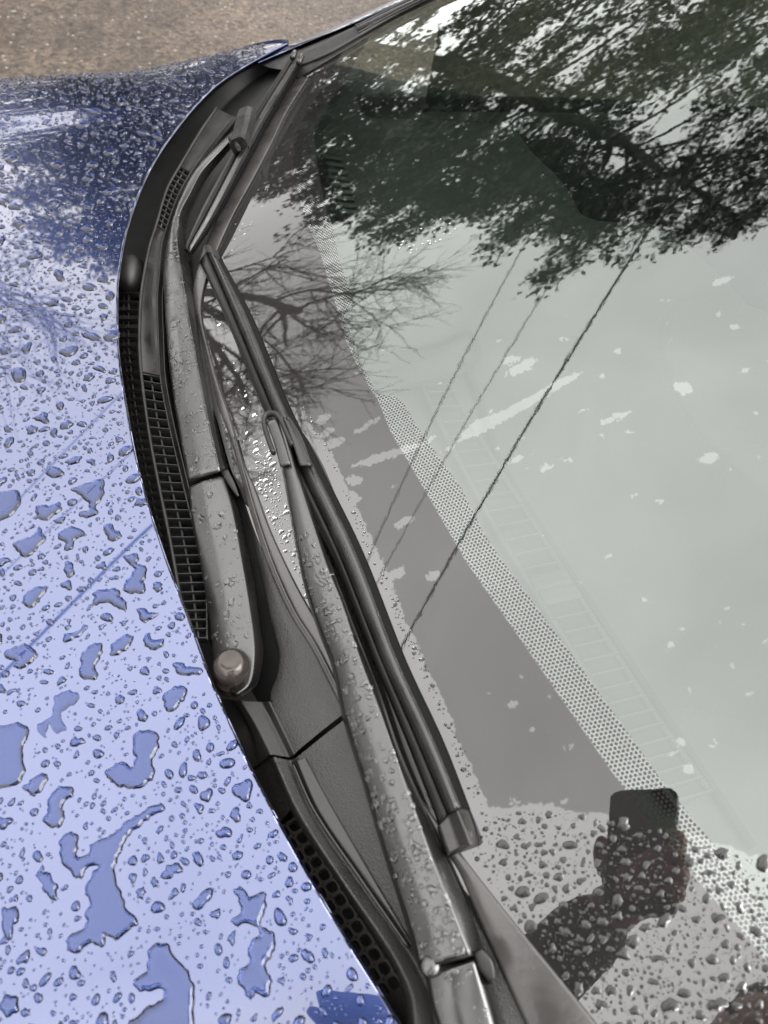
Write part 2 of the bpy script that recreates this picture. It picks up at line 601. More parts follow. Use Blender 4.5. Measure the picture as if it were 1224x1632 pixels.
evergreen((8.6, 1.15, 0), 9.6, 1.55, 3, 'leftmost dark evergreen mirrored in the glass, next to the bare tree', lo=.1, skip=.58)
evergreen((8.2, -0.1, 0), 12.2, 2.5, 5, 'tallest dark evergreen mirrored at the right edge of the windshield', lo=.1)
evergreen((8.0, -3.0, 0), 12.4, 2.6, 8, 'dark evergreen mirrored in the top right corner of the glass', lo=.1)
evergreen((11.6, 1.7, 0), 9.6, 2.4, 11, 'smaller evergreen standing behind the front row of mirrored evergreens', lo=.05, skip=.2)


def bare_tree(loc, seed):
    r = np.random.default_rng(seed)
    root = empty('bare_tree', loc)
    tag(root, 'leafless tree with fine twigs mirrored in the left of the windshield', 'tree')
    paths = []
    twigs = []

    def grow(p, d, L, rad, lev):
        n = 6
        pts = [p]
        q = p.copy()
        dd = d.copy()
        for i in range(n):
            dd = dd + r.normal(0, .13, 3) + np.array([0, 0, .03 if lev < 2 else .05])
            dd /= np.linalg.norm(dd)
            q = q + dd * L / n
            pts.append(q.copy())
        (paths if lev < 3 else twigs).append((pts, np.linspace(rad, rad * .5, n + 1)))
        if lev >= 5: return
        k = [5, 5, 5, 5, 4][lev]
        for c in range(k):
            u = r.uniform(.3, 1.0)
            i0 = min(int(u * n), n - 1)
            b = np.array(pts[i0])
            nd = dd + r.normal(0, .62, 3)
            nd /= np.linalg.norm(nd)
            grow(b, nd, L * r.uniform(.5, .75), rad * .54, lev + 1)
    grow(np.array([0, 0, 0.]), np.array([-.05, -.10, 1.]), 4.3, .09, 0)
    v, f = join_tubes(paths, 6)
    mesh('trunk', v, f, bark, root)
    v, f = join_tubes(twigs, 3)
    mesh('crown', v, f, bark, root)
    return root


bare_tree((5.1, 2.75, 0), 21)

# the wood that stands round the lane on the other sides, far enough to read as one mass
rw_ = np.random.default_rng(77)
V_ = []
for i in range(19000):
    a = R(rw_.uniform(44, 335))
    d_ = rw_.uniform(12.5, 16.5)
    top = 4.6 + 1.3 * math.sin(a * 7) + .8 * math.sin(a * 17 + 1) + .5 * math.sin(a * 41)
    top += 3.6 * max(0.0, 1 - abs(math.degrees(a) - 82) / 42) ** .6  # extra height added ahead of the car so the wiper arms mirror dark
    z_ = top * rw_.random() ** .8
    c_ = np.array([d_ * math.cos(a), d_ * math.sin(a), z_])
    e1 = rw_.normal(0, 1, 3); e1 /= np.linalg.norm(e1)
    e2 = np.cross(e1, rw_.normal(0, 1, 3)); e2 /= np.linalg.norm(e2)
    q_ = rw_.uniform(.12, .32)
    V_ += [c_ - e1 * q_, c_ - e2 * q_ * .5, c_ + e1 * q_, c_ + e2 * q_ * .5]
tag(mesh('woodland', V_, np.arange(len(V_)).reshape(-1, 4), needles, smooth=False), 'dark wood standing round the lane behind the photographer', 'woodland', None, 'stuff')

# tuft of dry orange grass at the road's edge (top left corner)
tp = PZ(2, 60, 0.0)
gr = np.random.default_rng(4)
v, f = [], []
for i in range(260):
    b = tp + np.array([gr.normal(0.1, .3), abs(gr.normal(0, .22)) + .075, 0])
    b[2] = 0
    hgt = gr.uniform(.05, .26)
    a = gr.uniform(0, 6.28)
    s = np.array([math.cos(a), math.sin(a), 0]) * .004
    lean = np.array([gr.normal(0, .08), gr.normal(0, .08), 0])
    k = len(v)
    v += [b - s, b + s, b + lean * .5 + s * .7 + [0, 0, hgt * .6], b + lean * .5 - s * .7 + [0, 0, hgt * .6], b + lean * 1.4 + [0, 0, hgt]]
    f += [(k, k + 1, k + 2, k + 3), (k + 3, k + 2, k + 4)]
tag(mesh('dry_grass', v, f, straw, smooth=False), 'tuft of dry orange grass at the top left corner', 'grass', None, 'stuff')

# ------------------------------------------------------------------ power lines
wire_mat = principled('cable', (0.02, 0.02, 0.02), 0.7)


def mirror_dir(px, py):
    p = PG(px, py)
    nn = np.array([KX * p[0], NG[1], NG[2]]); nn /= np.linalg.norm(nn)
    d = ray(px, py)
    return p, d - 2 * (d @ nn) * nn


POLE_A = np.array([-9.0, 17.0]); POLE_B = np.array([15.5, -8.0])
wires = [((830, 400), (590, 880), .020, 'thin power line nearest the bare tree in the reflection'),
         ((890, 430), (615, 900), .016, 'faint middle power line of the three in the reflection'),
         ((1000, 420), (650, 1010), .038, 'thick black power line crossing the reflected sky')]
for (a, b, rd, lab) in wires:
    (pa, da), (pb, db) = mirror_dir(*a), mirror_dir(*b)
    zz = 7.4
    A = pa + da * (zz - pa[2]) / da[2]
    B = pb + db * (zz - pb[2]) / db[2]
    u = (B - A) / np.linalg.norm(B - A)
    pts = [A + u * t + np.array([0, 0, .0012 * (t - 2) ** 2]) for t in np.linspace(-14, 26, 41)]
    w = tube('power_line', pts, rd / 2, wire_mat, None, seg=6)
    tag(w, lab, 'cable', 'power lines over the road')
    WIRE_END = (pts[0], pts[-1])
for e_, lab in ((WIRE_END[0], 'wooden utility pole behind the evergreens carrying the cables'), (WIRE_END[1], 'wooden utility pole up the road carrying the cables')):
    root = empty('utility_pole', (e_[0], e_[1], 0))
    tag(root, lab, 'pole', 'utility poles')
    tube('pole', [(0, 0, 0), (0, 0, 4), (0, 0, 9.4)], [.15, .13, .10], bark, root, seg=10)
    bar('crossarm', (-.8, -.75, e_[2] - .12), (.8, .75, e_[2] - .12), .1, .12, bark, root)

# ------------------------------------------------------------------ photographer and phone (seen in the reflection)
c_r, c_u, c_b = RC[:, 0], RC[:, 1], RC[:, 2]
skin_m = principled('skin', (0.24, 0.12, 0.085), 0.5)
jacket_m = principled('dark_jacket', (0.012, 0.012, 0.014), 0.8, bump=(60, .4, .004))
trouser_m = principled('dark_trousers', (0.018, 0.018, 0.022), 0.85)
hair_m = principled('hair', (0.012, 0.009, 0.007), 0.6)
phone_m = principled('phone_case', (0.006, 0.006, 0.006), 0.4)
lens_m = principled('lens_glass', (0.01, 0.01, 0.012), 0.05)

ph = empty('smartphone', CAM.tolist())
tag(ph, 'black phone held over the windshield, mirrored above the hand', 'phone')


def local(dx, dy, dz):
    return (c_r * dx + c_u * dy + c_b * dz)


def rrect(w0, w1, h0, h1, rad, n=6):
    pts = []
    for cx, cy, a0 in ((w1 - rad, h1 - rad, 0), (w0 + rad, h1 - rad, 90), (w0 + rad, h0 + rad, 180), (w1 - rad, h0 + rad, 270)):
        for k in range(n + 1):
            a = R(a0 + 90 * k / n)
            pts.append((cx + rad * math.cos(a), cy + rad * math.sin(a)))
    return pts


def slab(name, outline, z0, z1, mat, parent, ch=.0012):
    k = len(outline)
    cx = sum(p[0] for p in outline) / k; cy = sum(p[1] for p in outline) / k
    rings = []
    for s, z in ((.97, z0), (1, z0 + ch), (1, z1 - ch), (.97, z1)):
        rings.append([local(cx + (x - cx) * s, cy + (y - cy) * s, z) for x, y in outline])
    v = [p for r_ in rings for p in r_]
    f = [(i * k + j, i * k + (j + 1) % k, (i + 1) * k + (j + 1) % k, (i + 1) * k + j) for i in range(3) for j in range(k)]
    f += [tuple(range(k))[::-1], tuple(range(3 * k, 4 * k))]
    return mesh(name, v, f, mat, parent)


slab('case', rrect(-.030, .050, -.135, .022, .012), .006, .016, phone_m, ph)
v, f = [], []
for i in range(20):
    a = 2 * math.pi * i / 20
    for rr, zz in ((.0075, .003), (.0095, .0025), (.0095, .0062)):
        v.append(local(rr * math.cos(a), rr * math.sin(a), zz))
for i in range(20):
    j = (i + 1) % 20
    f += [(i * 3, j * 3, j * 3 + 1, i * 3 + 1), (i * 3 + 1, j * 3 + 1, j * 3 + 2, i * 3 + 2)]
mesh('lens_ring', v, f, lens_m, ph)


def skin_mesh(name, verts, edges, radii, mat, parent, root=0, sub=2):
    me = bpy.data.meshes.new(name)
    me.from_pydata([tuple(v) for v in verts], edges, [])
    o = link(name, me, mat, parent)
    md = o.modifiers.new('skin', 'SKIN')
    sv = me.skin_vertices[0].data
    for i, r_ in enumerate(radii):
        sv[i].radius = (r_, r_) if not isinstance(r_, tuple) else r_
        sv[i].use_root = (i == root)
    md.use_smooth_shade = True
    ss = o.modifiers.new('sub', 'SUBSURF')
    ss.levels = sub; ss.render_levels = sub
    return o


pr = empty('person', (-1.18, 0.30, 0))
tag(pr, 'photographer in dark jacket leaning over the car, mirrored at the bottom right', 'person')
O = np.array([-1.18, 0.30, 0])
# joints
pel, che, nec = np.array([-1.17, .26, .93]), np.array([-1.11, .21, 1.22]), np.array([-.97, .08, 1.46])
hea = np.array([-.915, .02, 1.605]); hto = np.array([-.905, .01, 1.70])
shR, shL = np.array([-1.05, .36, 1.38]), np.array([-1.06, -.06, 1.38])
elR = np.array([-.80, .33, 1.33]); hand = CAM + local(.012, -.078, .034); wrR = CAM + local(-.045, -.135, .045)
elL = np.array([-1.08, -.16, 1.10]); wrL = np.array([-.97, -.14, .90]); haL = np.array([-.95, -.13, .82])
hipR, hipL = np.array([-1.18, .36, .90]), np.array([-1.18, .16, .90])
knR, knL = np.array([-1.16, .38, .50]), np.array([-1.17, .15, .50])
anR, anL = np.array([-1.20, .38, .08]), np.array([-1.21, .15, .08])
toR, toL = np.array([-1.06, .38, .04]), np.array([-1.07, .15, .04])
V = [pel, che, nec, hea, hto, shR, elR, wrR, hand, shL, elL, wrL, haL, hipR, knR, anR, toR, hipL, knL, anL, toL]
Ed = [(0, 1), (1, 2), (2, 3), (3, 4), (1, 5), (5, 6), (6, 7), (7, 8), (1, 9), (9, 10), (10, 11), (11, 12), (0, 13), (13, 14), (14, 15), (15, 16), (0, 17), (17, 18), (18, 19), (19, 20)]
Ra = [.125, .13, .055, .088, .075, .06, .042, .030, .040, .06, .042, .028, .03, .085, .055, .04, .035, .085, .055, .04, .035]
# fingers of the phone hand: across the back edge of the phone, thumb on the other side
fing = [(.052, -.052, .012, .058, -.045, -.002, .040, -.040, -.004), (.054, -.072, .012, .060, -.068, -.002, .036, -.062, -.004),
        (.054, -.092, .012, .060, -.090, -.002, .038, -.086, -.004), (.052, -.110, .012, .057, -.110, -.002, .042, -.106, -.004),
        (-.034, -.085, .020, -.040, -.060, .010, -.034, -.040, .004)]
for q in fing:
    k = len(V)
    V += [CAM + local(*q[0:3]), CAM + local(*q[3:6]), CAM + local(*q[6:9])]
    Ed += [(8, k), (k, k + 1), (k + 1, k + 2)]
    Ra += [.010, .009, .0075]
for s_ in (-1, 1):
    pass
body = skin_mesh('body', [p - O for p in V], Ed, Ra, skin_m, pr)
jv = [pel, che, nec - np.array([.01, .01, .04]), shR, elR, wrR + (hand - wrR) * .35, shL, elL, wrL]
skin_mesh('jacket', [p - O for p in jv], [(0, 1), (1, 2), (1, 3), (3, 4), (4, 5), (1, 6), (6, 7), (7, 8)], [.155, .17, .075, .09, .062, .046, .09, .062, .045], jacket_m, pr)
tv = [pel, hipR, knR, anR + np.array([0, 0, .03]), hipL, knL, anL + np.array([0, 0, .03])]
skin_mesh('trousers', [p - O for p in tv], [(0, 1), (1, 2), (2, 3), (0, 4), (4, 5), (5, 6)], [.145, .105, .075, .06, .105, .075, .06], trouser_m, pr)
hv = [hea + np.array([-.035, .005, .0]), hto + np.array([-.02, 0, .02]), hea + np.array([-.06, .01, -.03])]
skin_mesh('hair', [p - O for p in hv], [(0, 1), (0, 2)], [.1, .092, .075], hair_m, pr)
fd = np.array([.8, -.25, -.5]); fd /= np.linalg.norm(fd)
fs = np.cross(fd, [0, 0, 1]); fs /= np.linalg.norm(fs); fu = np.cross(fs, fd)
nose = hea + fd * .085
skin_mesh('nose', [nose + fu * .02 - O, nose + fd * .018 - fu * .01 - O], [(0, 1)], [.010, .014], skin_m, pr, sub=1)
for s_ in (-1, 1):
    e = hea + fd * .078 + fs * .032 * s_ + fu * .025
    skin_mesh('eye', [e - O, e + fd * .004 - O], [(0, 1)], [.012, .010], lens_m, pr, sub=1)
    e = hea + fs * .088 * s_
    skin_mesh('ear', [e + fu * .02 - O, e - fu * .02 - O], [(0, 1)], [.016, .012], skin_m, pr, sub=1)
mo = hea + fd * .082 - fu * .038
skin_mesh('mouth', [mo - fs * .02 - O, mo + fs * .02 - O], [(0, 1)], [.007, .007], principled('lips', (.28, .1, .08), .5), pr, sub=1)

# ================================================================== the car
car = empty('car', (0, 0, 0))
tag(car, 'blue car with wet hood, black cowl, two parked wipers and rain-spotted windshield', 'car')

H = [(412, 93), (372, 117), (340, 140), (290, 195), (240, 270), (205, 360), (190, 440), (188, 480), (190, 560), (203, 650),
     (225, 760), (262, 880), (300, 980), (345, 1100), (420, 1260), (520, 1440), (640, 1632), (720, 1760)]
_hp = np.array([PHd(a, b) for a, b in spline(H, 90)])
_o = np.argsort(_hp[:, 0])
_hx, _hy = _hp[_o, 0], _hp[_o, 1]


def edge_y(x):
    x = np.asarray(x, float)
    y = np.interp(x, _hx, _hy)
    lo, hi = _hx[0], _hx[-1]
    s0 = (_hy[3] - _hy[0]) / (_hx[3] - _hx[0]); s1 = (_hy[-1] - _hy[-4]) / (_hx[-1] - _hx[-4])
    return np.where(x < lo, _hy[0] + (x - lo) * s0, np.where(x > hi, _hy[-1] + (x - hi) * s1, y))


# hood: a crowned sheet from the wiper gap to the nose, with a folded rear edge
xs = np.linspace(CX - 0.80, CX + 0.80, 220)
ts = np.r_[0, 0.0012, np.linspace(0, 1, 90)[1:] ** 1.6]
HW = lambda t: 0.65 + 0.15 * min(1.0, t / .35) ** .8
xr0 = CX + (xs - CX) * (HW(0) / 0.80)
ey = edge_y(xr0)
v, f = [], []
drop = [(0.030, 0.010), (0.0040, 0.0042), (0.0002, 0.0030), (-0.0004, 0.0012)]     # (how far back, how far down) under the lip
for dy, dz in drop:
    for x, y in zip(xr0, ey):
        v.append((x, y + dy, float(z_hood(x, y)) - dz))
for t in ts:
    xw = CX + (xs - CX) * (HW(t) / 0.80)
    y_ = edge_y(xw) + (1.0 - edge_y(xw)) * t
    zz = z_hood(xw, y_)
    v += [(x, y, z) for x, y, z in zip(xw, y_, zz)]
nx, nr = len(xs), len(ts) + len(drop)
f = [(r_ * nx + i, r_ * nx + i + 1, (r_ + 1) * nx + i + 1, (r_ + 1) * nx + i) for r_ in range(nr - 1) for i in range(nx - 1)]
hood = mesh('hood', v, f, paint, car)

# fenders and nose below the hood
for sx, nm in ((1, 'right'), (-1, 'left')):
    x_e = CX + 0.80 * sx
    tq = np.linspace(0, 1, 30) ** 1.3
    xq = np.array([CX + sx * HW(t) for t in tq])
    ys = edge_y(xq) + (1.0 - edge_y(xq)) * tq
    v = []
    for k, (dx, dz) in enumerate(((-.002, -.004), (0.012, 0.05), (0.03, 0.2), (0.03, 0.45), (0.0, 0.78))):
        v += [(x + sx * dx, y, float(z_hood(x, y)) - dz) for x, y in zip(xq, ys)]
    f = [(r_ * 30 + i, r_ * 30 + i + 1, (r_ + 1) * 30 + i + 1, (r_ + 1) * 30 + i) for r_ in range(4) for i in range(29)]
    mesh('fender', v, f, paint, car)
v = []
for dy, dz in ((-.002, .004), (.06, .10), (.10, .35), (.06, .70)):
    v += [(x, 1.0 + dy - .18 * (x - CX) ** 2 * (dy > 0), float(z_hood(x, 1.0)) - dz) for x in xs[::6]]
n_ = len(xs[::6])
f = [(r_ * n_ + i, r_ * n_ + i + 1, (r_ + 1) * n_ + i + 1, (r_ + 1) * n_ + i) for r_ in range(3) for i in range(n_ - 1)]
mesh('front_bumper', v, f, paint, car)

# ------------------------------------------------------------------ cowl
def sh(pts, dx, dy=0):
    return [(p[0] + dx, p[1] + dy) + tuple(p[2:]) for p in pts]


DL = [(474, 118), (440, 165), (415, 215), (385, 270), (350, 340), (318, 420), (308, 460), (313, 500), (330, 570), (345, 640), (367, 700),
      (400, 821), (429, 906), (462, 979), (495, 1031), (549, 1137), (600, 1215), (660, 1300), (724, 1378), (754, 1444), (838, 1632), (870, 1700)]
DR = [(490, 125), (455, 180), (432, 228), (404, 282), (366, 352), (335, 425), (322, 470), (320, 504), (342, 596), (364, 660), (388, 740),
      (404, 775), (432, 850), (475, 939), (516, 1010), (565, 1105), (640, 1230), (740, 1370), (802, 1450), (900, 1570), (960, 1645), (1000, 1700)]
DL1 = DL[:16]
base_mid = [(452, 98, -.022), (400, 132, -.035), (345, 185, -.046), (300, 255, -.05), (262, 340, -.05), (245, 420, -.05), (238, 480, -.055), (237, 560, -.06),
            (242, 640, -.06), (258, 740, -.06), (285, 850, -.06), (310, 960, -.055), (350, 1060, -.05), (400, 1160, -.05), (470, 1240, -.05)]
H1 = H[:14] + [(400, 1220)]
loft('cowl_trough', [row(sh(H1, -34), -.05, 60), row([(416, 96, -.012), (376, 120, -.02), (344, 143, -.03), (293, 197, -.045), (243, 272, -.05), (208, 362, -.05), (193, 440, -.05), (191, 480, -.05),
     (193, 560, -.05), (206, 650, -.05), (228, 760, -.05), (265, 880, -.05), (303, 980, -.05), (348, 1100, -.05), (404, 1222, -.05)], 0, 60),
     row(base_mid, 0, 60), row([p + (-.008,) for p in DL1], 0, 60)], plastic_dark, car, e=.004)

# raised rib with its grilles
A1, B1 = [(345, 172), (318, 212), (286, 266)], [(372, 186), (340, 225), (303, 277)]
A2, B2 = [(286, 266), (260, 308), (251, 358)], [(303, 277), (277, 325), (263, 371)]
A2 = [(286, 266), (266, 302), (249, 359)]
B2 = [(303, 277), (282, 316), (263, 371)]
A3, B3 = [(249, 359), (239, 390), (229, 440), (224, 477), (222, 550), (225, 596)], [(263, 371), (257, 398), (254, 440), (251, 477), (253, 540), (256, 602)]
A4, B4 = [(225, 596), (233, 660), (240, 705), (253, 773), (271, 862), (288, 957), (303, 1020)], [(256, 602), (266, 660), (276, 705), (297, 792), (315, 865), (328, 930), (330, 1020)]
for a, b in ((A1, B1), (A3, B3)):
    loft('cowl_rib', [row(sh(a, -2), -.04, 24), row(a, 0.0, 24), row(b, -.001, 24), row(sh(b, 3), -.03, 24)], plastic_gloss, car, e=.0012)
Aall = A1 + A2[1:] + A3[1:] + A4[1:]
Ball = B1 + B2[1:] + B3[1:] + B4[1:]
tube('rib_edge', row(Aall, 0.0005, 110), .0017, plastic, car, seg=8)
tube('rib_edge', row(Ball, -.0005, 110), .0010, plastic, car, seg=8)
tube('rib_edge', row(sh(Ball[6:], 8), -.006, 90), .0013, plastic_gloss, car, seg=8)
loft('rib_wall', [row(sh(Ball, 1), -.002, 90), row(sh(Ball, 9), -.006, 90), row(sh(Ball, 15), -.03, 90)], plastic, car, e=.001)


def ladder(a, b, n, ha, hb, w, hgt, mat, name, mid=True, rod=.0011):
    ra, rb = row(a, ha, n), row(b, hb, n)
    for i in range(n):
        bar(name, ra[i], rb[i], w, hgt, mat, car)
    if mid:
        tube(name.replace('slat', 'spine'), (ra + rb) / 2 + np.array([0, 0, .0006]), rod, mat, car, seg=6)


ladder(A2, B2, 13, -.002, -.002, .0016, .006, plastic, 'grille_slat')
ladder(A4, B4, 30, -.003, -.003, .0015, .008, plastic_dark, 'grille_slat')
AF = [(222, 470), (221, 550), (224, 596), (232, 660), (239, 705), (252, 773), (270, 862), (287, 957)]
AL = [(190, 470), (190, 550), (196, 596), (204, 660), (212, 705), (226, 773), (248, 862), (268, 957)]
ladder(AF, AL, 36, -.004, -.03, .0016, .006, plastic, 'grille_slat', rod=.0013)
_rt = row(AF, -.004, 40); _rl = row(AL, -.03, 40)
tube('grille_spine', _rt * .25 + _rl * .75, .0011, plastic, car, seg=6)

# boss at the far end of the trough
bp = P(205, 425, -.02)
v, f = [], []
for i in range(9):
    a = math.pi / 2 * i / 8
    for k in range(20):
        b = 2 * math.pi * k / 20
        v.append(bp + np.array([.030 * math.cos(b) * math.cos(a), .020 * math.sin(b) * math.cos(a), .022 * math.sin(a) - .012]))
f = [(i * 20 + k, i * 20 + (k + 1) % 20, (i + 1) * 20 + (k + 1) % 20, (i + 1) * 20 + k) for i in range(8) for k in range(20)]
mesh('hood_stop', v, f, plastic, car)

# plates between the rib and the glass
CLp = [(326, 545, -.012), (350, 650, -.010), (372, 740, -.008), (398, 840, -.008), (418, 920, -.007), (432, 985, -.006), (441, 1020, -.006), (446, 1045, -.006), (441, 1078, -.006),
       (431, 1103, -.006), (433, 1124, -.005), (447, 1155, -.004), (469, 1201, -.004)]
CRp = [(330, 565), (345, 640), (367, 700), (400, 821), (429, 906), (462, 979), (495, 1031), (522, 1083), (548, 1137)]
cl = row(CLp, 0, 70)
dn = cl.copy(); dn[:, 2] -= .04
cr = row(CRp, -.003, 70)
loft('cowl_panel', [dn, cl, cl * .75 + cr * .25 + np.array([0, 0, .001]), cl * .4 + cr * .6 + np.array([0, 0, .0015]), cr], plastic_grain, car, e=.0015)
n2 = 24
L0 = row([(335, 1106), (372, 1195), (391, 1233)], -.035, n2)
L1 = row([(350, 1112), (380, 1178), (404, 1223)], -.024, n2)
L1b = row([(372, 1116), (398, 1165), (412, 1217)], -.020, n2)
L2 = row([(383, 1117), (405, 1152), (431, 1202)], -.003, n2)
L3 = row([(418, 1119), (440, 1162), (462, 1207)], -.010, n2)
L4 = row([(428, 1117), (447, 1157), (469, 1202)], -.002, n2)
L5 = row([(436, 1122), (452, 1155), (473, 1199)], -.005, n2)
loft('cowl_panel', [L0, L1, L1b, L2, L3, L4, L5], plastic, car, e=.002)

# driver's side panel below the seam
n3 = 60
E1 = [(402, 1230, -.036), (455, 1330, -.036), (520, 1440, -.036), (640, 1632, -.036), (680, 1700, -.036)]
E2 = [(429, 1209), (468, 1297), (541, 1411), (606, 1505), (634, 1555), (648, 1600), (652, 1700)]
E2b = [(435, 1206), (475, 1293), (548, 1407), (613, 1501), (641, 1550), (658, 1595), (664, 1700)]
E3 = [(463, 1212), (500, 1300), (575, 1410), (640, 1500), (668, 1545), (690, 1600), (702, 1700)]
E3b = [(473, 1207), (508, 1290), (585, 1402), (655, 1505), (680, 1545), (705, 1600), (720, 1700)]
E5 = [(550, 1146), (600, 1235), (660, 1320), (720, 1400), (765, 1480), (850, 1660), (870, 1700)]
r2, r2b, r3, r3b, r5 = row(E2, -.012, n3), row(E2b, -.004, n3), row(E3, -.012, n3), row(E3b, -.005, n3), row(E5, -.003, n3)
r2d = r2.copy(); r2d[:, 2] -= .006
loft('cowl_panel', [r2d, r2, r2b, r3, r3b, r3b * .5 + r5 * .5 + np.array([0, 0, .001]), r5], plastic_grain, car, e=.0022)
up = [(429, 1209), (448, 1250), (464, 1290)]
loft('cowl_face', [row([(376, 1238), (400, 1290), (420, 1325)], -.05, 14), row([(402, 1230), (425, 1272), (445, 1312)], -.036, 14), row(up, -.013, 14)], plastic_grain, car, e=.001)
loft('cowl_face', [row([(600, 1600), (620, 1640), (650, 1700)], -.05, 10), row([(612, 1588), (640, 1632), (680, 1700)], -.036, 10), row([(639, 1572), (648, 1602), (653, 1700)], -.013, 10)], plastic_grain, car, e=.001)
loft('grille_well', [row([(380, 1300), (470, 1440), (600, 1640)], -.07, 20), row([(462, 1290), (541, 1411), (650, 1600)], -.055, 20)], plastic_dark, car, e=0)
trim_l = row([(471, 1214), (506, 1291), (581, 1401), (655, 1508)], -.0035, 30)
trim_r = row([(487, 1208), (521, 1272), (592, 1395), (657, 1505)], -.0025, 30)
td = np.array([0, 0, -.004])
loft('trim_wedge', [trim_l + td, trim_l, trim_r, trim_r + td], plastic_gloss, car, e=.0008)
tube('trim_lip', row([(466, 1215), (501, 1292), (577, 1404), (652, 1511)], -.006, 40), .0011, plastic_gloss, car, seg=8)

cells = [(469.5, 1316), (482, 1335), (493, 1355), (504, 1374), (516.5, 1394), (529, 1413.5), (542, 1434), (555, 1455.6), (569.6, 1477), (583, 1498.5), (597, 1521), (612.5, 1543), (627.6, 1567)]


cell_mat = principled('grille_plastic', (0.036, 0.034, 0.032), 0.28, mottle=(60, .3))


def grille_cell(c, ax, cx_, h, hr, rnd):
    """square frame with a round hole, built flush on the sloping face"""
    n_ = 20
    outer, inner, low = [], [], []
    for k in range(n_):
        a = 2 * math.pi * k / n_
        ca, sa = math.cos(a), math.sin(a)
        m_ = max(abs(ca), abs(sa))
        o_ = (ca / m_ * .52, sa / m_ * .52)
        p_ = (abs(ca) ** rnd * math.copysign(1, ca) * hr, abs(sa) ** rnd * math.copysign(1, sa) * hr)
        for lst, (u, w), dh in ((outer, o_, 0), (inner, p_, 0.0004), (low, (p_[0] * .96, p_[1] * .96), -.010)):
            px = c[0] + ax[0] * u + cx_[0] * w
            py = c[1] + ax[1] * u + cx_[1] * w
            lst.append(P(px, py, h + w * .014) + np.array([0, 0, dh]))
    v = outer + inner + low
    f = []
    for k in range(n_):
        j = (k + 1) % n_
        f += [(k, j, n_ + j, n_ + k), (n_ + k, n_ + j, 2 * n_ + j, 2 * n_ + k)]
    return mesh('grille_cell', v, f, cell_mat, car, smooth=False)


for i, c in enumerate(cells):
    nxt = cells[min(i + 1, len(cells) - 1)]; prv = cells[max(i - 1, 0)]
    k = 1 if i in (0, len(cells) - 1) else 2
    ax = ((nxt[0] - prv[0]) / k, (nxt[1] - prv[1]) / k)
    L = math.hypot(*ax)
    cr_ = (ax[1] / L * 21, -ax[0] / L * 21)
    grille_cell(c, ax, cr_, -.020, .40, .75)
    grille_cell((c[0] - cr_[0] * .98, c[1] - cr_[1] * .98), ax, cr_, -.033, .40, .5)

# molding along the foot of the glass
loft('glass_molding', [row([p + (-.012,) for p in sh(DL, -2)], 0, 120), row(DL, .001, 120), row(DR, .003, 120), row(sh(DR, 3), -.003, 120)], molding_mat, car, e=.0025)
tube('molding_lip', row(sh(DL[10:16], 7, -4), .0035, 60), .0009, molding_mat, car, seg=6)

# right pillar: thin blue fender line, black trim, seal
po = [(404, 93), (490, 60), (560, 30), (640, -6), (740, -55)]
pi_ = [(412, 100), (492, 66), (563, 37), (640, 2), (745, -48)]
pt = [(430, 108), (505, 74), (566, 44), (640, 9), (748, -42)]
pm = [(455, 112), (520, 84), (568, 57), (640, 16), (752, -36)]
pe = [(476, 124), (530, 92), (572, 67), (640, 26), (757, -25)]
loft('fender_edge', [row(po, -.03, 40), row(po, .003, 40), row(pi_, .005, 40), row(sh(pi_, 4, 4), -.012, 40)], paint, car, e=.002)
loft('pillar_trim', [row(sh(pi_, 2, 2), -.01, 40), row(pt, .008, 40), row(pm, .006, 40), row(pe, .002, 40)], plastic, car, e=.004)
tube('pillar_seal', row(sh(pm, 2, 1), .007, 40), .0022, rubber, car, seg=8)
tube('pillar_seal', row([(566, 42), (640, 5), (752, -44)], .010, 20), .0016, plastic_gloss, car, seg=8)
loft('pillar_cover', [row([(566, 39), (640, 4), (748, -46)], .004, 20), row([(568, 43), (640, 8), (748, -42)], .013, 20), row([(571, 52), (640, 15), (752, -37)], .011, 20), row([(573, 58), (640, 20), (755, -32)], .003, 20)], plastic_gloss, car, e=.003)

# ------------------------------------------------------------------ wipers
def with_h(pts, hs):
    """heights spread along the polyline"""
    n_ = len(pts)
    hh = np.interp(np.linspace(0, 1, n_), np.linspace(0, 1, len(hs)), hs)
    return [(p[0], p[1], h) for p, h in zip(pts, hh)]


def solid(name, rows, mat, parent, e=.0015):
    """closed sweep: the given rows across the top, then back underneath"""
    rows = [np.array(r_) for r_ in rows]
    ob = loft(name, rows, mat, parent, e=e, closed=True, caps=True)
    return ob


def arm(name, Lp, Rp, Lo, hl, hr, hlo, mat, parent, n=70, under=.006):
    l, r_, o_ = row(with_h(Lp, hl), 0, n), row(with_h(Rp, hr), 0, n), row(with_h(Lo, hlo), 0, n)
    m_ = l * .58 + r_ * .42 + np.array([0, 0, .0022])
    ll = l.copy(); ll[:, 2] -= np.minimum(.012, np.interp(np.linspace(0, 1, n), np.linspace(0, 1, len(hl)), hl) * .6)
    oo = o_ * .8 + ll * .2
    return solid(name, [ll, l, m_, r_, o_, oo], mat, parent, e=.0022)


W1 = empty('wiper', P(370, 1066, 0).tolist()); W1.parent = car
W2 = empty('wiper', P(735, 1640, 0).tolist()); W2.parent = car
W1['label'] = 'passenger side wiper parked with its arm along the cowl grille'
W2['label'] = 'driver side wiper with the long blade resting on the glass'


def adopt(o, p):
    o.parent = p
    o.matrix_parent_inverse = Matrix.Translation(-p.location)
    return o


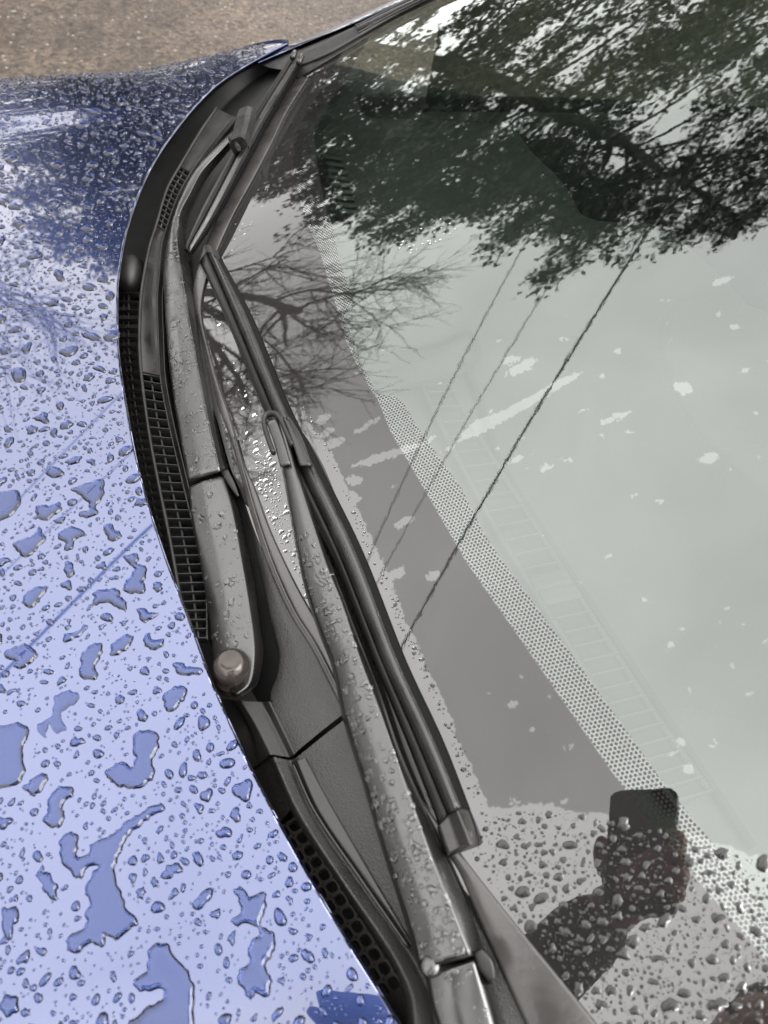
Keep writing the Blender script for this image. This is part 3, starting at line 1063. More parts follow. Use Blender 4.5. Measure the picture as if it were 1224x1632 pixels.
a1L = [(381, 200), (345, 232), (312, 268), (292, 302), (274, 350), (264, 397), (260, 440), (262, 480), (266, 540), (272, 600), (283, 670), (300, 766)]
a1R = [(385, 206), (352, 240), (322, 272), (303, 308), (287, 340), (282, 374), (285, 410), (292, 450), (300, 500), (311, 560), (324, 630), (337, 690), (351, 750)]
a1O = [(391, 213), (358, 250), (330, 285), (313, 316), (298, 350), (297, 380), (302, 415), (310, 460), (318, 505), (327, 560), (340, 630), (352, 690), (368, 750)]
adopt(arm('arm', a1L, a1R, a1O, [.021, .015, .014, .016, .016], [.024, .017, .016, .018, .018], [.008, .0, -.004, -.006, -.008], arm_mat, None), W1)
h1L = [(301, 776), (306, 830), (318, 890), (328, 950), (337, 1010), (340, 1050), (350, 1090), (372, 1108)]
h1R = [(354, 760), (368, 800), (385, 890), (397, 960), (405, 1020), (405, 1060), (398, 1090), (378, 1106)]
h1O = [(368, 770), (390, 850), (408, 940), (416, 1000), (421, 1035), (418, 1065), (408, 1095), (382, 1112)]
adopt(arm('arm_head', h1L, h1R, h1O, [.015, .013, .008, .003, .006], [.017, .016, .016, .017, .022], [-.008, -.010, -.012, -.012, -.010], arm_mat, None), W1)
adopt(solid('hinge_ear', [row([(352, 752), (362, 770), (378, 792)], h, 12) for h in (-.012, .012)] + [row([(363, 748), (374, 770), (381, 790)], h, 12) for h in (.013, -.010)], plastic, None, e=.001), W1)

# pivot cap
pc = P(371, 1066, .014)


def lathe(name, prof, c, axis, mat, seg=32):
    axis = np.array(axis, float); axis /= np.linalg.norm(axis)
    s = np.cross(axis, [0, 1, .1]); s /= np.linalg.norm(s)
    t = np.cross(axis, s)
    v = [c + axis * z + r_ * (math.cos(2 * math.pi * k / seg) * s + math.sin(2 * math.pi * k / seg) * t) for r_, z in prof for k in range(seg)]
    f = [(i * seg + k, i * seg + (k + 1) % seg, (i + 1) * seg + (k + 1) % seg, (i + 1) * seg + k) for i in range(len(prof) - 1) for k in range(seg)]
    f += [tuple((len(prof) - 1) * seg + k for k in range(seg))]
    return mesh(name, v, f, mat, None)


adopt(lathe('pivot_cap', [(.0150, -.016), (.0150, -.008), (.0148, -.006), (.0136, -.0055), (.0136, 0), (.0134, .004), (.0126, .008), (.0108, .0112), (.0085, .013), (.0078, .0134), (.0072, .0131), (.004, .0133), (.0006, .0134)], pc, (.08, .12, 1), steel), W1)
adopt(lathe('pivot_collar', [(.030, -.075), (.029, -.056), (.024, -.052), (.016, -.050)], pc, (.05, .1, 1), plastic_dark), W1)

a2L = [(437, 672), (446, 720), (456, 770), (472, 860), (490, 940), (510, 1000), (531, 1055), (549, 1140), (578, 1234), (610, 1344), (651, 1471), (673, 1545)]
a2R = [(451, 664), (464, 720), (478, 770), (503, 847), (521, 902), (545, 960), (574, 1050), (610, 1144), (651, 1262), (692, 1377), (725, 1458), (751, 1521)]
a2O = [(455, 666), (470, 722), (490, 790), (514, 860), (540, 930), (570, 1010), (604, 1095), (640, 1200), (680, 1290), (712, 1365), (755, 1460), (776, 1528)]
adopt(arm('arm', a2L, a2R, a2O, [.026, .024, .020, .018, .018], [.028, .028, .026, .026, .026], [.018, .012, .008, .004, .002], arm_mat, None, n=90), W2)
h2L = [(682, 1556), (690, 1600), (705, 1650), (716, 1720)]
h2R = [(756, 1530), (772, 1585), (790, 1650), (806, 1720)]
h2O = [(772, 1536), (792, 1590), (812, 1650), (835, 1720)]
adopt(arm('arm_head', h2L, h2R, h2O, [.016, .012, .008], [.022, .018, .014], [.004, .0, -.004], arm_mat, None, n=30), W2)
adopt(solid('hinge_ear', [row([(755, 1520), (764, 1545), (782, 1568)], h, 12) for h in (.0, .022)] + [row([(768, 1512), (785, 1532), (789, 1558)], h, 12) for h in (.024, .002)], plastic, None, e=.002), W2)
adopt(lathe('hinge_rivet', [(.006, -.004), (.006, .001), (.0045, .0025), (.0006, .003)], P(686, 1540, .020), (0, .3, 1), arm_mat, 16), W2)

# blades
def blade(parent, cols, hs, n=70):
    rows = [row(c, h, n) for c, h in zip(cols, hs)]
    mix = lambda a, b, t, dz: a * (1 - t) + b * t + np.array([0, 0, dz])
    prof = [rows[0], rows[1], mix(rows[1], rows[2], .45, .0012), mix(rows[1], rows[2], .86, .0004), mix(rows[2], rows[3], .06, -.0035), mix(rows[2], rows[3], .35, .002), rows[3],
            mix(rows[3], rows[4], .25, -.0028), mix(rows[3], rows[4], .5, -.0005), rows[4]]
    low = rows[4] * .6 + rows[0] * .4 - np.array([0, 0, .004])
    adopt(solid('blade_body', prof[:5] + [mix(prof[4], low, .6, 0), mix(rows[0], low, .4, 0)], body_mat, None, e=.0006), parent)
    b_ = solid('spoiler', prof[4:] + [low], rubber_gloss, None, e=.0006)
    adopt(b_, parent)
    r5, r4 = rows[5], rows[4]
    lip = solid('rubber_lip', [r4 * .75 + rows[1] * .25 - np.array([0, 0, .003]), r4 - np.array([0, 0, .002]), r5 + np.array([0, 0, .001]), r5 * .85 + rows[0] * .15 - np.array([0, 0, .001])], lip_mat, None, e=.0005)
    adopt(lip, parent)


body_mat = principled('blade_rubber', (0.008, 0.008, 0.0078), 0.38, ior=1.3, mottle=(60, .3))
lip_mat = principled('matt_rubber', (0.006, 0.006, 0.006), 0.7, ior=1.15, bump=(400, .6, .001))
rubber_gloss = principled('satin_rubber', (0.016, 0.0155, 0.015), 0.25, ior=1.6, mottle=(40, .3), rough_noise=(.2, .38))
b2 = [[(318, 417), (364, 519), (422, 659), (478, 788), (533, 898), (598, 1063), (657, 1207), (699, 1317)],
      [(320, 413), (367, 516), (426, 656), (481, 785), (537, 896), (602, 1060), (660, 1202), (702, 1313)],
      [(328, 396), (372, 500), (436, 655), (485, 760), (540, 880), (608, 1050), (665, 1180), (714, 1296)],
      [(335, 395), (382, 500), (447, 655), (497, 757), (556, 880), (622, 1050), (682, 1180), (727, 1291)],
      [(345, 408), (392, 500), (456, 655), (508, 757), (567, 880), (633, 1050), (692, 1180), (736, 1288)],
      [(351, 410), (399, 500), (464, 655), (517, 757), (577, 880), (644, 1050), (704, 1180), (747, 1290)]]
blade(W2, b2, [.007, .014, .0145, .022, .012, .002])
cap = [[(696, 1320), (704, 1345), (711, 1367)], [(698, 1316), (707, 1342), (714, 1362)], [(715, 1298), (724, 1325), (733, 1352)], [(729, 1291), (741, 1320), (751, 1347)], [(738, 1288), (750, 1316), (759, 1345)], [(748, 1291), (757, 1318), (764, 1348)]]
rw = [row(c, h, 14) for c, h in zip(cap, [.005, .0155, .0155, .0235, .012, .002])]
end_mat = principled('end_cap_plastic', (0.014, 0.0125, 0.0115), 0.25, ior=1.5, mottle=(80, .3))
adopt(solid('end_cap', rw + [rw[5] * .5 + rw[0] * .5], end_mat, None, e=.002), W2)
cap = [[(315, 421), (318, 408), (322, 396)], [(318, 417), (321, 405), (324, 393)], [(328, 402), (327, 396), (326, 391)], [(337, 402), (335, 396), (333, 390)], [(347, 413), (345, 405), (342, 397)], [(353, 416), (351, 408), (348, 400)]]
rw = [row(c, h, 8) for c, h in zip(cap, [.005, .0155, .0155, .0235, .013, .002])]
adopt(solid('end_cap', rw + [rw[5] * .5 + rw[0] * .5], rubber, None, e=.002), W2)
# hook and clip joining the driver's blade to its arm
adopt(tube('clip_frame', row([(436, 722), (427, 698), (421, 674), (424, 662), (436, 659), (446, 667), (456, 688), (466, 710)], .029, 36), .0021, plastic_dark, None, seg=10, flat=1.5), W2)
adopt(solid('clip_body', [row([(452, 668), (464, 700), (478, 745)], .020, 16), row([(452, 668), (464, 700), (478, 742)], .032, 16), row([(461, 664), (478, 698), (496, 742)], .030, 16), row([(463, 664), (482, 698), (499, 742)], .014, 16)], plastic_gloss, None, e=.002), W2)
adopt(solid('clip_tongue', [row([(424, 672), (436, 705), (447, 745)], h, 12) for h in (.02, .030)] + [row([(440, 668), (452, 702), (463, 740)], h, 12) for h in (.032, .02)], arm_mat, None, e=.0015), W2)

b1 = [[(293, 398), (322, 333), (372, 241), (400, 187), (465, 89)],
      [(295, 392), (324, 328), (374, 237), (402, 183), (466, 86)],
      [(299, 396), (330, 338), (379, 244), (408, 190), (471, 89)],
      [(302, 402), (336, 346), (386, 251), (415, 196), (477, 95)],
      [(306, 404), (341, 348), (391, 254), (420, 199), (480, 98)],
      [(310, 404), (347, 349), (398, 257), (427, 202), (484, 103)]]
blade(W1, b1, [.010, .017, .0155, .022, .013, .002], n=50)
adopt(tube('blade_vertebra', row([(470, 84), (466, 92)], .022, 3), .004, end_mat, None, seg=8), W1)
adopt(tube('blade_vertebra', row([(481, 90), (476, 100)], .022, 4), .004, end_mat, None, seg=8), W1)
def plate(name, outline, h1, h0, mat, parent, inset=.86):
    cx_ = sum(p[0] for p in outline) / len(outline); cy_ = sum(p[1] for p in outline) / len(outline)
    o_ = spline(outline + [outline[0]], 28)[:-1]
    k = len(o_)
    R0_ = [P(a, b, h0) for a, b in o_]
    R1_ = [P(a, b, h1 - .003) for a, b in o_]
    R2_ = [P(cx_ + (a - cx_) * inset, cy_ + (b - cy_) * inset, h1) for a, b in o_]
    v = R0_ + R1_ + R2_ + [P(cx_, cy_, h1 + .0005)]
    f = [(i * k + j, i * k + (j + 1) % k, (i + 1) * k + (j + 1) % k, (i + 1) * k + j) for i in range(2) for j in range(k)]
    f += [(2 * k + j, 2 * k + (j + 1) % k, 3 * k) for j in range(k)]
    return mesh(name, v, f, mat, parent)


adopt(bar('clip_body', P(393, 181, .028), P(380, 231, .028), .021, .016, plastic_gloss, None, up=NG), W1)
adopt(bar('clip_pin', P(366, 219, .030), P(381, 236, .030), .004, .006, plastic_dark, None), W1)

# ------------------------------------------------------------------ windshield
_d = np.array([GS(a, b) for a, b in spline(DR, 120)])
_o = np.argsort(_d[:, 0])
gx, gs_ = _d[_o, 0], _d[_o, 1]


def s_min(x):
    x = np.asarray(x, float)
    sl = (gs_[8] - gs_[0]) / (gx[8] - gx[0])
    return np.where(x < gx[0], gs_[0] + (x - gx[0]) * sl * 0.9, np.interp(x, gx, gs_)) - .012


_e = np.array([GS(a, b) for a, b in spline([(478, 116), (530, 80), (568, 55), (640, 14), (748, -44)], 60)])


def x_edge(s):
    return np.interp(s, _e[:, 1], _e[:, 0])


def poly_sdf(pts, poly):
    """signed distance, positive inside"""
    poly = np.array(poly, float)
    d = np.full(len(pts), 1e9)
    ins = np.zeros(len(pts), bool)
    for i in range(len(poly)):
        a, b = poly[i], poly[(i + 1) % len(poly)]
        ab = b - a
        t = np.clip(((pts - a) @ ab) / max(ab @ ab, 1e-12), 0, 1)
        d = np.minimum(d, np.linalg.norm(pts - a - t[:, None] * ab, axis=1))
        if abs(b[1] - a[1]) > 1e-12:
            c = ((a[1] > pts[:, 1]) != (b[1] > pts[:, 1])) & (pts[:, 0] < (b[0] - a[0]) * (pts[:, 1] - a[1]) / (b[1] - a[1]) + a[0])
            ins ^= c
    return np.where(ins, d, -d)


NXG, NSG = 460, 250
GXL, GXR, GSM = -0.80, 0.66, 0.86
uu = np.linspace(GXL, GXR, NXG)
sm = s_min(uu)
tt = np.linspace(0, 1, NSG)
XX = np.repeat(uu[None], NSG, 0)
SS = sm[None] + tt[:, None] * (GSM - sm[None])
pts2 = np.stack([XX.ravel(), SS.ravel()], 1)
Pg = np.array([0, 0, Z0])[None] + pts2[:, 1:2] * TG[None] - (KX * pts2[:, :1] ** 2 / 2) * NG[None]
Pg[:, 0] += pts2[:, 0]
fa = []
keep = pts2[:, 0] <= x_edge(pts2[:, 1])
for r_ in range(NSG - 1):
    b0 = r_ * NXG
    for i in range(NXG - 1):
        if keep[b0 + i] and keep[b0 + NXG + i]:
            fa.append((b0 + i, b0 + i + 1, b0 + NXG + i + 1, b0 + NXG + i))
ws = mesh('windshield', Pg, fa, glass_mat, car)


def g_poly(px):
    return [GS(a, b) for a, b in px]


wet_poly = g_poly([(340, 372), (362, 430), (400, 500), (440, 585), (482, 655), (527, 725), (560, 790), (588, 850), (620, 920), (660, 1010), (702, 1110), (738, 1190), (765, 1260), (778, 1290),
                   (820, 1284), (880, 1284), (980, 1301), (1060, 1318), (1150, 1345), (1224, 1372)]) + [(-0.66, .37), (-.80, .45), (-.80, 1.2), (.9, 1.2), (.9, .25)] + g_poly([(470, 190), (400, 290)])
left_band = [(470, 290), (487, 350), (511, 404), (524, 450), (535, 485), (540, 502), (551, 542), (572, 588), (592, 623), (602, 636), (622, 687), (669, 767), (717, 850), (743, 895), (840, 1034), (977, 1233), (1080, 1365), (1224, 1534)]
right_band = [(510, 290), (531, 370), (541, 417), (562, 475), (556, 493), (547, 505), (557, 540), (578, 585), (598, 622), (606, 629), (628, 632), (642, 640), (663, 677), (737, 781), (771, 850), (797, 889), (926, 1064), (1054, 1243), (1161, 1375), (1224, 1452)]
lb, rb_ = g_poly(left_band), g_poly(right_band)
lx = lambda q, x: (x, q[-1][1] + (q[-1][1] - q[-2][1]) / (q[-1][0] - q[-2][0]) * (x - q[-1][0]))
lb.append((-.85, .42)); rb_.append((-.85, .46))
r0l, r0r = lb[0], rb_[0]
frit_poly = [(.70, r0l[1] + .17), (.46, r0l[1] + .06), (.36, r0l[1] + .01)] + lb + [(-.85, -.3), (.7, -.3)]
band_poly = [(.70, r0l[1] + .17), (.46, r0l[1] + .06), (.36, r0l[1] + .01)] + lb + rb_[::-1] + [(.36, r0r[1] + .01), (.46, r0r[1] + .07), (.70, r0r[1] + .18)]
dry_blobs = [(815, 573, 16, 7, -15), (830, 586, 24, 8, -20), (845, 575, 12, 5, -20), (1088, 618, 17, 11, 20), (1150, 448, 20, 6, -20), (1130, 730, 18, 9, -15), (1118, 735, 8, 6, 0), (985, 664, 22, 6, -20), (965, 672, 10, 4, 0), (900, 540, 8, 4, 0),
             (905, 732, 9, 4, 0), (870, 745, 12, 6, -10), (1000, 690, 9, 4, 0), (1010, 790, 7, 3, 0), (822, 733, 14, 5, -30), (645, 831, 18, 7, -20), (632, 838, 8, 4, 0), (632, 915, 20, 8, -25), (690, 918, 14, 8, -20), (565, 765, 14, 9, 0), (545, 785, 12, 14, 10), (560, 795, 16, 12, 0),
             (535, 705, 18, 8, -20), (520, 690, 14, 7, -30), (515, 668, 16, 7, -30), (1085, 1183, 8, 6, 0), (1140, 1185, 8, 7, 0), (1098, 1225, 8, 7, 0), (1072, 1204, 9, 5, -30), (1165, 1064, 8, 5, -40), (1193, 1104, 8, 5, -40), (1068, 1030, 8, 7, 0), (970, 885, 8, 4, -30), (1028, 955, 7, 4, 0),
             (815, 1122, 9, 8, 0), (905, 1190, 9, 5, -40), (820, 1276, 8, 6, 0), (898, 1275, 8, 4, -20), (760, 1280, 16, 18, 0), (960, 600, 6, 4, 0), (1100, 1098, 5, 6, 0), (1185, 590, 10, 4, -20), (1170, 520, 8, 4, 0), (1200, 660, 8, 4, -10), (1060, 480, 7, 4, 0), (1145, 500, 8, 4, 0), (985, 560, 9, 4, -20), (1050, 800, 8, 4, 0), (930, 655, 8, 4, -20), (880, 1075, 4, 3, 0)]
dr = np.random.default_rng(12)
for _ in range(80):
    dry_blobs.append((dr.uniform(560, 1224), dr.uniform(500, 1260), dr.uniform(2.2, 5.0), dr.uniform(1.6, 2.6), dr.uniform(-40, 10)))
dryf = np.full(len(pts2), -1.0)
for poly in ([(728, 702), (752, 672), (800, 655), (860, 622), (905, 597), (932, 590), (912, 607), (885, 625), (840, 650), (790, 680), (748, 700)], [(700, 722), (735, 700), (720, 716)], [(555, 745), (590, 727), (640, 712), (668, 704), (640, 724), (590, 742)],
             [(555, 690), (590, 670), (612, 660), (600, 674), (572, 690)], [(632, 725), (700, 690), (690, 702), (650, 722)]):
    dryf = np.maximum(dryf, poly_sdf(pts2, g_poly(poly)))
for (bx, by, rx, ry, an) in dry_blobs:
    ca, sa = math.cos(R(an)), math.sin(R(an))
    poly = [(bx + rx * math.cos(t) * ca - ry * math.sin(t) * sa, by + rx * math.cos(t) * sa + ry * math.sin(t) * ca) for t in np.linspace(0, 2 * math.pi, 9)[:-1]]
    poly = np.array(g_poly(poly))
    c = poly.mean(0); rad = np.abs(poly - c).max() * 2 + .006
    sel = (np.abs(pts2[:, 0] - c[0]) < rad) & (np.abs(pts2[:, 1] - c[1]) < rad)
    if sel.any():
        dryf[sel] = np.maximum(dryf[sel], poly_sdf(pts2[sel], poly))
for nm, val in (('wet', poly_sdf(pts2, wet_poly)), ('frit', poly_sdf(pts2, frit_poly)), ('band', poly_sdf(pts2, band_poly)), ('dry', np.clip(dryf, -.02, 1))):
    a_ = ws.data.attributes.new(nm, 'FLOAT', 'POINT')
    a_.data.foreach_set('value', val.astype(np.float32))
a_ = ws.data.attributes.new('gs', 'FLOAT_VECTOR', 'POINT')
a_.data.foreach_set('vector', np.c_[pts2, np.zeros(len(pts2))].astype(np.float32).ravel())

# ------------------------------------------------------------------ cabin seen through the glass
ZD = Z0 - 0.035


def drow(pts, z, n=40):
    return np.array([PZ(a, b, z) for a, b in spline(pts, n)])


fr = np.array([(x, float(-1) * 0, 0) for x in np.linspace(.62, -.80, 60)])
front_y = np.array([-(s_min(x) + .02) * math.cos(TH) for x in fr[:, 0]]) + .0
front = np.c_[fr[:, 0], np.minimum(front_y, -.03), np.full(60, ZD - .004)]
rear = drow([(500, 96), (560, 105), (640, 128), (777, 160), (847, 240), (897, 290), (932, 345), (1042, 356), (1087, 385), (1160, 450), (1260, 560), (1420, 740), (1700, 1080)], ZD, 60)
rl = rear + np.array([0, -.02, -.02]); rl2 = rear + np.array([0, -.03, -.35])
dash = loft('dashboard', [front, front * .7 + rear * .3 + np.array([0, 0, .004]), front * .3 + rear * .7 + np.array([0, 0, .004]), rear, rl, rl2], dash_mat, car, e=.006)


def dz_at(a, b, dh):
    return PZ(a, b, ZD + .004 + dh)


VL = [(673, 618), (720, 715), (800, 862), (900, 1020), (1000, 1178), (1080, 1290)]
VR = [(712, 606), (765, 700), (850, 835), (950, 995), (1050, 1150), (1130, 1262)]
vl = np.array([dz_at(a, b, .004) for a, b in spline(VL, 60)])
vr = np.array([dz_at(a, b, .004) for a, b in spline(VR, 60)])
vent_mat = principled('vent_shade_black', (0.006, 0.006, 0.006), 0.8)  # shade painted into the flat vent slots; plain black on seams and screen
slat_mat = principled('slat', (0.034, 0.036, 0.034), 0.6)
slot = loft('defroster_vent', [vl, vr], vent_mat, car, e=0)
for i in range(31):
    t = i / 30
    k = t * 58
    a, b = vl[int(k)], vr[min(int(k) + 1, 59)]
    if 14 <= i <= 15: w_ = .016
    else: w_ = .0022
    bar('vent_slat', a * .98 + b * .02 + np.array([0, 0, .003]), b + np.array([0, 0, .003]), w_, .005, slat_mat if i not in (14, 15) else dash_mat, slot)
for pl in (VL, VR):
    tube('vent_rim', np.array([dz_at(a, b, .005) for a, b in spline(pl, 50)]), .0035, dash_mat, slot, seg=6)
g2 = [(740, 580), (765, 640), (800, 740), (900, 900), (1040, 1110), (1200, 1350)]
tube('dash_seam', np.array([dz_at(a, b, .002) for a, b in spline(g2, 50)]), .004, vent_mat, car, seg=6)
tube('dash_seam', np.array([dz_at(a, b, .002) for a, b in spline([(625, 560), (700, 545), (750, 530), (762, 560), (742, 590), (640, 620)], 40)]), .003, vent_mat, car, seg=6)
# passenger side outlet
sl2 = loft('dash_vent', [np.array([dz_at(a, b, .006) for a, b in spline([(508, 240), (535, 345)], 12)]), np.array([dz_at(a, b, .006) for a, b in spline([(545, 248), (572, 345)], 12)])], vent_mat, car, e=0)
for i in range(9):
    t = (i + .5) / 9
    bar('vent_slat', dz_at(515 + 27 * t, 245 + 98 * t, .011), dz_at(545 + 27 * t, 250 + 95 * t, .011), .008, .006, dash_mat, sl2)
# instrument hood
mc = PZ(1235, 640, ZD)
v, f = [], []
for i in range(13):
    a = math.pi / 2 * i / 12
    for k in range(36):
        b = 2 * math.pi * k / 36
        v.append(mc + np.array([.19 * math.cos(b) * math.cos(a), .13 * math.sin(b) * math.cos(a), .035 * math.sin(a) - .002]))
f = [(i * 36 + k, i * 36 + (k + 1) % 36, (i + 1) * 36 + (k + 1) % 36, (i + 1) * 36 + k) for i in range(12) for k in range(36)]
mesh('instrument_hood', v, f, dash_mat, car)


def box(name, lo, hi, mat, parent, ch=.01):
    lo, hi = np.array(lo, float), np.array(hi, float)
    c = (lo + hi) / 2; hh = (hi - lo) / 2
    v, f = [], []
    pr_ = rrect(-hh[0], hh[0], -hh[1], hh[1], min(ch, hh[0] * .9, hh[1] * .9), 3)
    k = len(pr_)
    for s, z in ((1 - ch / hh[0] * .6, -hh[2]), (1, -hh[2] + ch * .6), (1, hh[2] - ch * .6), (1 - ch / hh[0] * .6, hh[2])):
        v += [(c[0] + x * s, c[1] + y * s, c[2] + z) for x, y in pr_]
    f = [(i * k + j, i * k + (j + 1) % k, (i + 1) * k + (j + 1) % k, (i + 1) * k + j) for i in range(3) for j in range(k)]
    f += [tuple(range(k))[::-1], tuple(range(3 * k, 4 * k))]
    return mesh(name, v, f, mat, parent)


# seats, floor, doors, roof: the dark cabin
for x_ in (.30, -.36):
    box('seat_cushion', (x_ - .25, -1.55, .42), (x_ + .25, -.95, .60), seat_mat, car, .05)
    box('seat_back', (x_ - .25, -1.72, .55), (x_ + .25, -1.52, 1.18), seat_mat, car, .05)
    box('headrest', (x_ - .13, -1.72, 1.20), (x_ + .13, -1.62, 1.38), seat_mat, car, .04)
box('centre_screen', (-.02, -.84, ZD - .03), (.20, -.80, ZD + .02), vent_mat, car, .006)
box('floor', (-.80, -3.4, .22), (.66, .05, .28), cabin_mat, car, .02)
box('firewall', (-.78, -.10, .26), (.70, -.06, Z0 - .09), cabin_mat, car, .01)
box('rear_seat', (-.70, -2.75, .4), (.58, -2.4, 1.12), seat_mat, car, .05)
box('door_panel', (.60, -3.2, .25), (.68, -.30, Z0 - .02), cabin_mat, car, .02)
box('door_panel', (-.84, -3.2, .25), (-.76, -.30, Z0 - .05), cabin_mat, car, .02)
rt = glass_pt(0, GSM)
sw_m, sw_n, sw_o = mat_new('side_glass')
_t = sw_n.nodes.new('ShaderNodeBsdfTransparent'); _t.inputs[0].default_value = (.46, .50, .47, 1)
_g = sw_n.nodes.new('ShaderNodeBsdfGlossy'); _g.inputs['Roughness'].default_value = 0
_m = sw_n.nodes.new('ShaderNodeMixShader'); _m.inputs[0].default_value = .04
sw_n.links.new(_t.outputs[0], _m.inputs[1]); sw_n.links.new(_g.outputs[0], _m.inputs[2]); sw_n.links.new(_m.outputs[0], sw_o.inputs[0])
for x_ in (.62, -.80):
    ys_ = np.linspace(-.40, -2.7, 24)
    tp_ = np.minimum(z_glass(np.full(24, min(x_, .6)), ys_) - .035, Z0 + .40)
    v = [(x_ + d, y, z) for d in (-.002, .002) for zs in (np.full(24, Z0 - .06), np.maximum(tp_, Z0 - .05)) for y, z in zip(ys_, zs)]
    f = [(k * 24 + i_, k * 24 + i_ + 1, k2 * 24 + i_ + 1, k2 * 24 + i_) for k, k2 in ((0, 1), (1, 3), (3, 2), (2, 0)) for i_ in range(23)]
    mesh('side_window', v, f, sw_m, car, smooth=False)
box('roof', (-.70, -2.9, rt[2] + .01), (.76, rt[1] + .02, rt[2] + .06), paint, car, .02)

# ================================================================== rain water
PROF = 0.85


def h_prof(d, w, hm):
    q = np.clip(d / w, 0, 1)
    return hm * np.clip(1 - (1 - q) ** 2, 0, 1) ** PROF


def hood_map(u, w, h):
    u, w = np.asarray(u, float), np.asarray(w, float)
    return np.stack([u, w, z_hood(u, w) + h], -1)


def glass_map(u, s, h):
    u, s, h = np.broadcast_arrays(np.asarray(u, float), np.asarray(s, float), np.asarray(h, float))
    p = s[..., None] * TG - (KX * u * u / 2)[..., None] * NG + np.array([0, 0, Z0])
    p[..., 0] += u
    p = p + h[..., None] * NG
    p[..., 0] += h * KX * u
    return p


def inside(x, y, poly):
    c = False
    for (ax, ay), (bx, by) in zip(poly, poly[1:] + poly[:1]):
        if (ay > y) != (by > y) and x < (bx - ax) * (y - ay) / (by - ay) + ax: c = not c
    return c


def puddle_mesh(poly, mp, w=.0032, hm=.0019, res=.0016, rough=.0012, seed=0, lift=.0002):
    """water lying inside an outline: a clipped grid whose height rises from the rim"""
    r = np.random.default_rng(seed)
    poly = np.array(poly)
    poly = spline(np.vstack([poly, poly[:1]]), len(poly) * 4)[:-1]
    ph_ = r.uniform(0, 6.28, 8)
    k = np.arange(len(poly))
    nrm = np.roll(poly, -1, 0) - np.roll(poly, 1, 0)
    nrm = np.c_[nrm[:, 1], -nrm[:, 0]]; nrm /= np.linalg.norm(nrm, axis=1, keepdims=True) + 1e-9
    wob = sum(np.sin(k * f_ + p_) for f_, p_ in zip((.9, 1.7, 2.3, 3.1), ph_)) * rough * .35
    poly = poly + nrm * wob[:, None]
    lo, hi = poly.min(0) - res, poly.max(0) + res
    nx_, ny_ = int((hi[0] - lo[0]) / res) + 2, int((hi[1] - lo[1]) / res) + 2
    gx_, gy_ = lo[0] + np.arange(nx_) * res, lo[1] + np.arange(ny_) * res
    G = np.stack(np.meshgrid(gx_, gy_), -1).reshape(-1, 2)
    S = poly_sdf(G, poly)
    V, vid, Fc = [], {}, []

    def vert(key, p, d):
        if key not in vid:
            vid[key] = len(V)
            V.append((p[0], p[1], max(d, 0)))
        return vid[key]
    for j in range(ny_ - 1):
        for i in range(nx_ - 1):
            q = [j * nx_ + i, j * nx_ + i + 1, (j + 1) * nx_ + i + 1, (j + 1) * nx_ + i]
            if max(S[q]) <= 0: continue
            for tri in ((q[0], q[1], q[2]), (q[0], q[2], q[3])):
                out = []
                for a in range(3):
                    A, B = tri[a], tri[(a + 1) % 3]
                    if S[A] > 0: out.append(vert(A, G[A], S[A]))
                    if (S[A] > 0) != (S[B] > 0):
                        t = S[A] / (S[A] - S[B])
                        out.append(vert((min(A, B), max(A, B)), G[A] + (G[B] - G[A]) * t, 0))
                if len(out) >= 3: Fc.append(out)
    V = np.array(V)
    hh = h_prof(V[:, 2], w, hm)
    top = list(mp(V[:, 0], V[:, 1], hh + lift))
    bot = list(mp(V[:, 0], V[:, 1], lift))
    n_ = len(top)
    return top + bot, [list(q) for q in Fc] + [[i + n_ for i in q][::-1] for q in Fc], [0] * len(Fc) + [1] * len(Fc)


def drop_mesh(u, w, rad, mp, seed, seg=14, rings=(1, .88, .65, .35), elong=None, ang=None, cap=True, tall=.52, lift=.0002):
    r = np.random.default_rng(seed)
    el = elong if elong is not None else r.uniform(1.0, 1.7)
    an = ang if ang is not None else r.uniform(0, 3.14)
    am = [r.normal(0, .16), r.normal(0, .13), r.normal(0, .085)]
    fz = r.uniform(0, 6.28, 3)
    hm = min(tall * rad, .0021)
    wdt = min(rad, .0034)
    ca, sa = math.cos(an), math.sin(an)
    t = np.arange(seg) * (2 * math.pi / seg)
    rr = rad * (1 + am[0] * np.cos(2 * t + fz[0]) + am[1] * np.cos(3 * t + fz[1]) + am[2] * np.cos(5 * t + fz[2]))
    q = np.array(rings)[:, None]
    x, y = (rr * np.cos(t) * math.sqrt(el) * q).ravel(), (rr * np.sin(t) / math.sqrt(el) * q).ravel()
    hq = np.repeat(h_prof((1 - np.array(rings)) * rad, wdt, hm), seg)
    pu, pw = u + x * ca - y * sa, w + x * sa + y * ca
    T = list(mp(np.r_[pu, u], np.r_[pw, w], np.r_[hq, hm] + lift))
    B = list(mp(pu[:seg], pw[:seg], np.full(seg, lift))) if cap else []
    n_ = len(rings)
    F_ = [(i * seg + k, i * seg + (k + 1) % seg, (i + 1) * seg + (k + 1) % seg, (i + 1) * seg + k) for i in range(n_ - 1) for k in range(seg)]
    F_ += [((n_ - 1) * seg + k, (n_ - 1) * seg + (k + 1) % seg, n_ * seg) for k in range(seg)]
    mi = [0] * len(F_)
    v = T
    if cap:
        b0 = len(T)
        v = T + B
        F_.append(tuple(b0 + k for k in range(seg))[::-1])
        mi.append(1)
    return v, F_, mi


def merge(parts):
    V, Fc, mi = [], [], []
    for v, f_, m_ in parts:
        k = len(V)
        V += list(v)
        Fc += [tuple(i + k for i in q) for q in f_]
        mi += m_
    return V, Fc, mi


def crop(x0, y0, s, pts):
    return [(x0 + a / s, y0 + b / s) for a, b in pts]


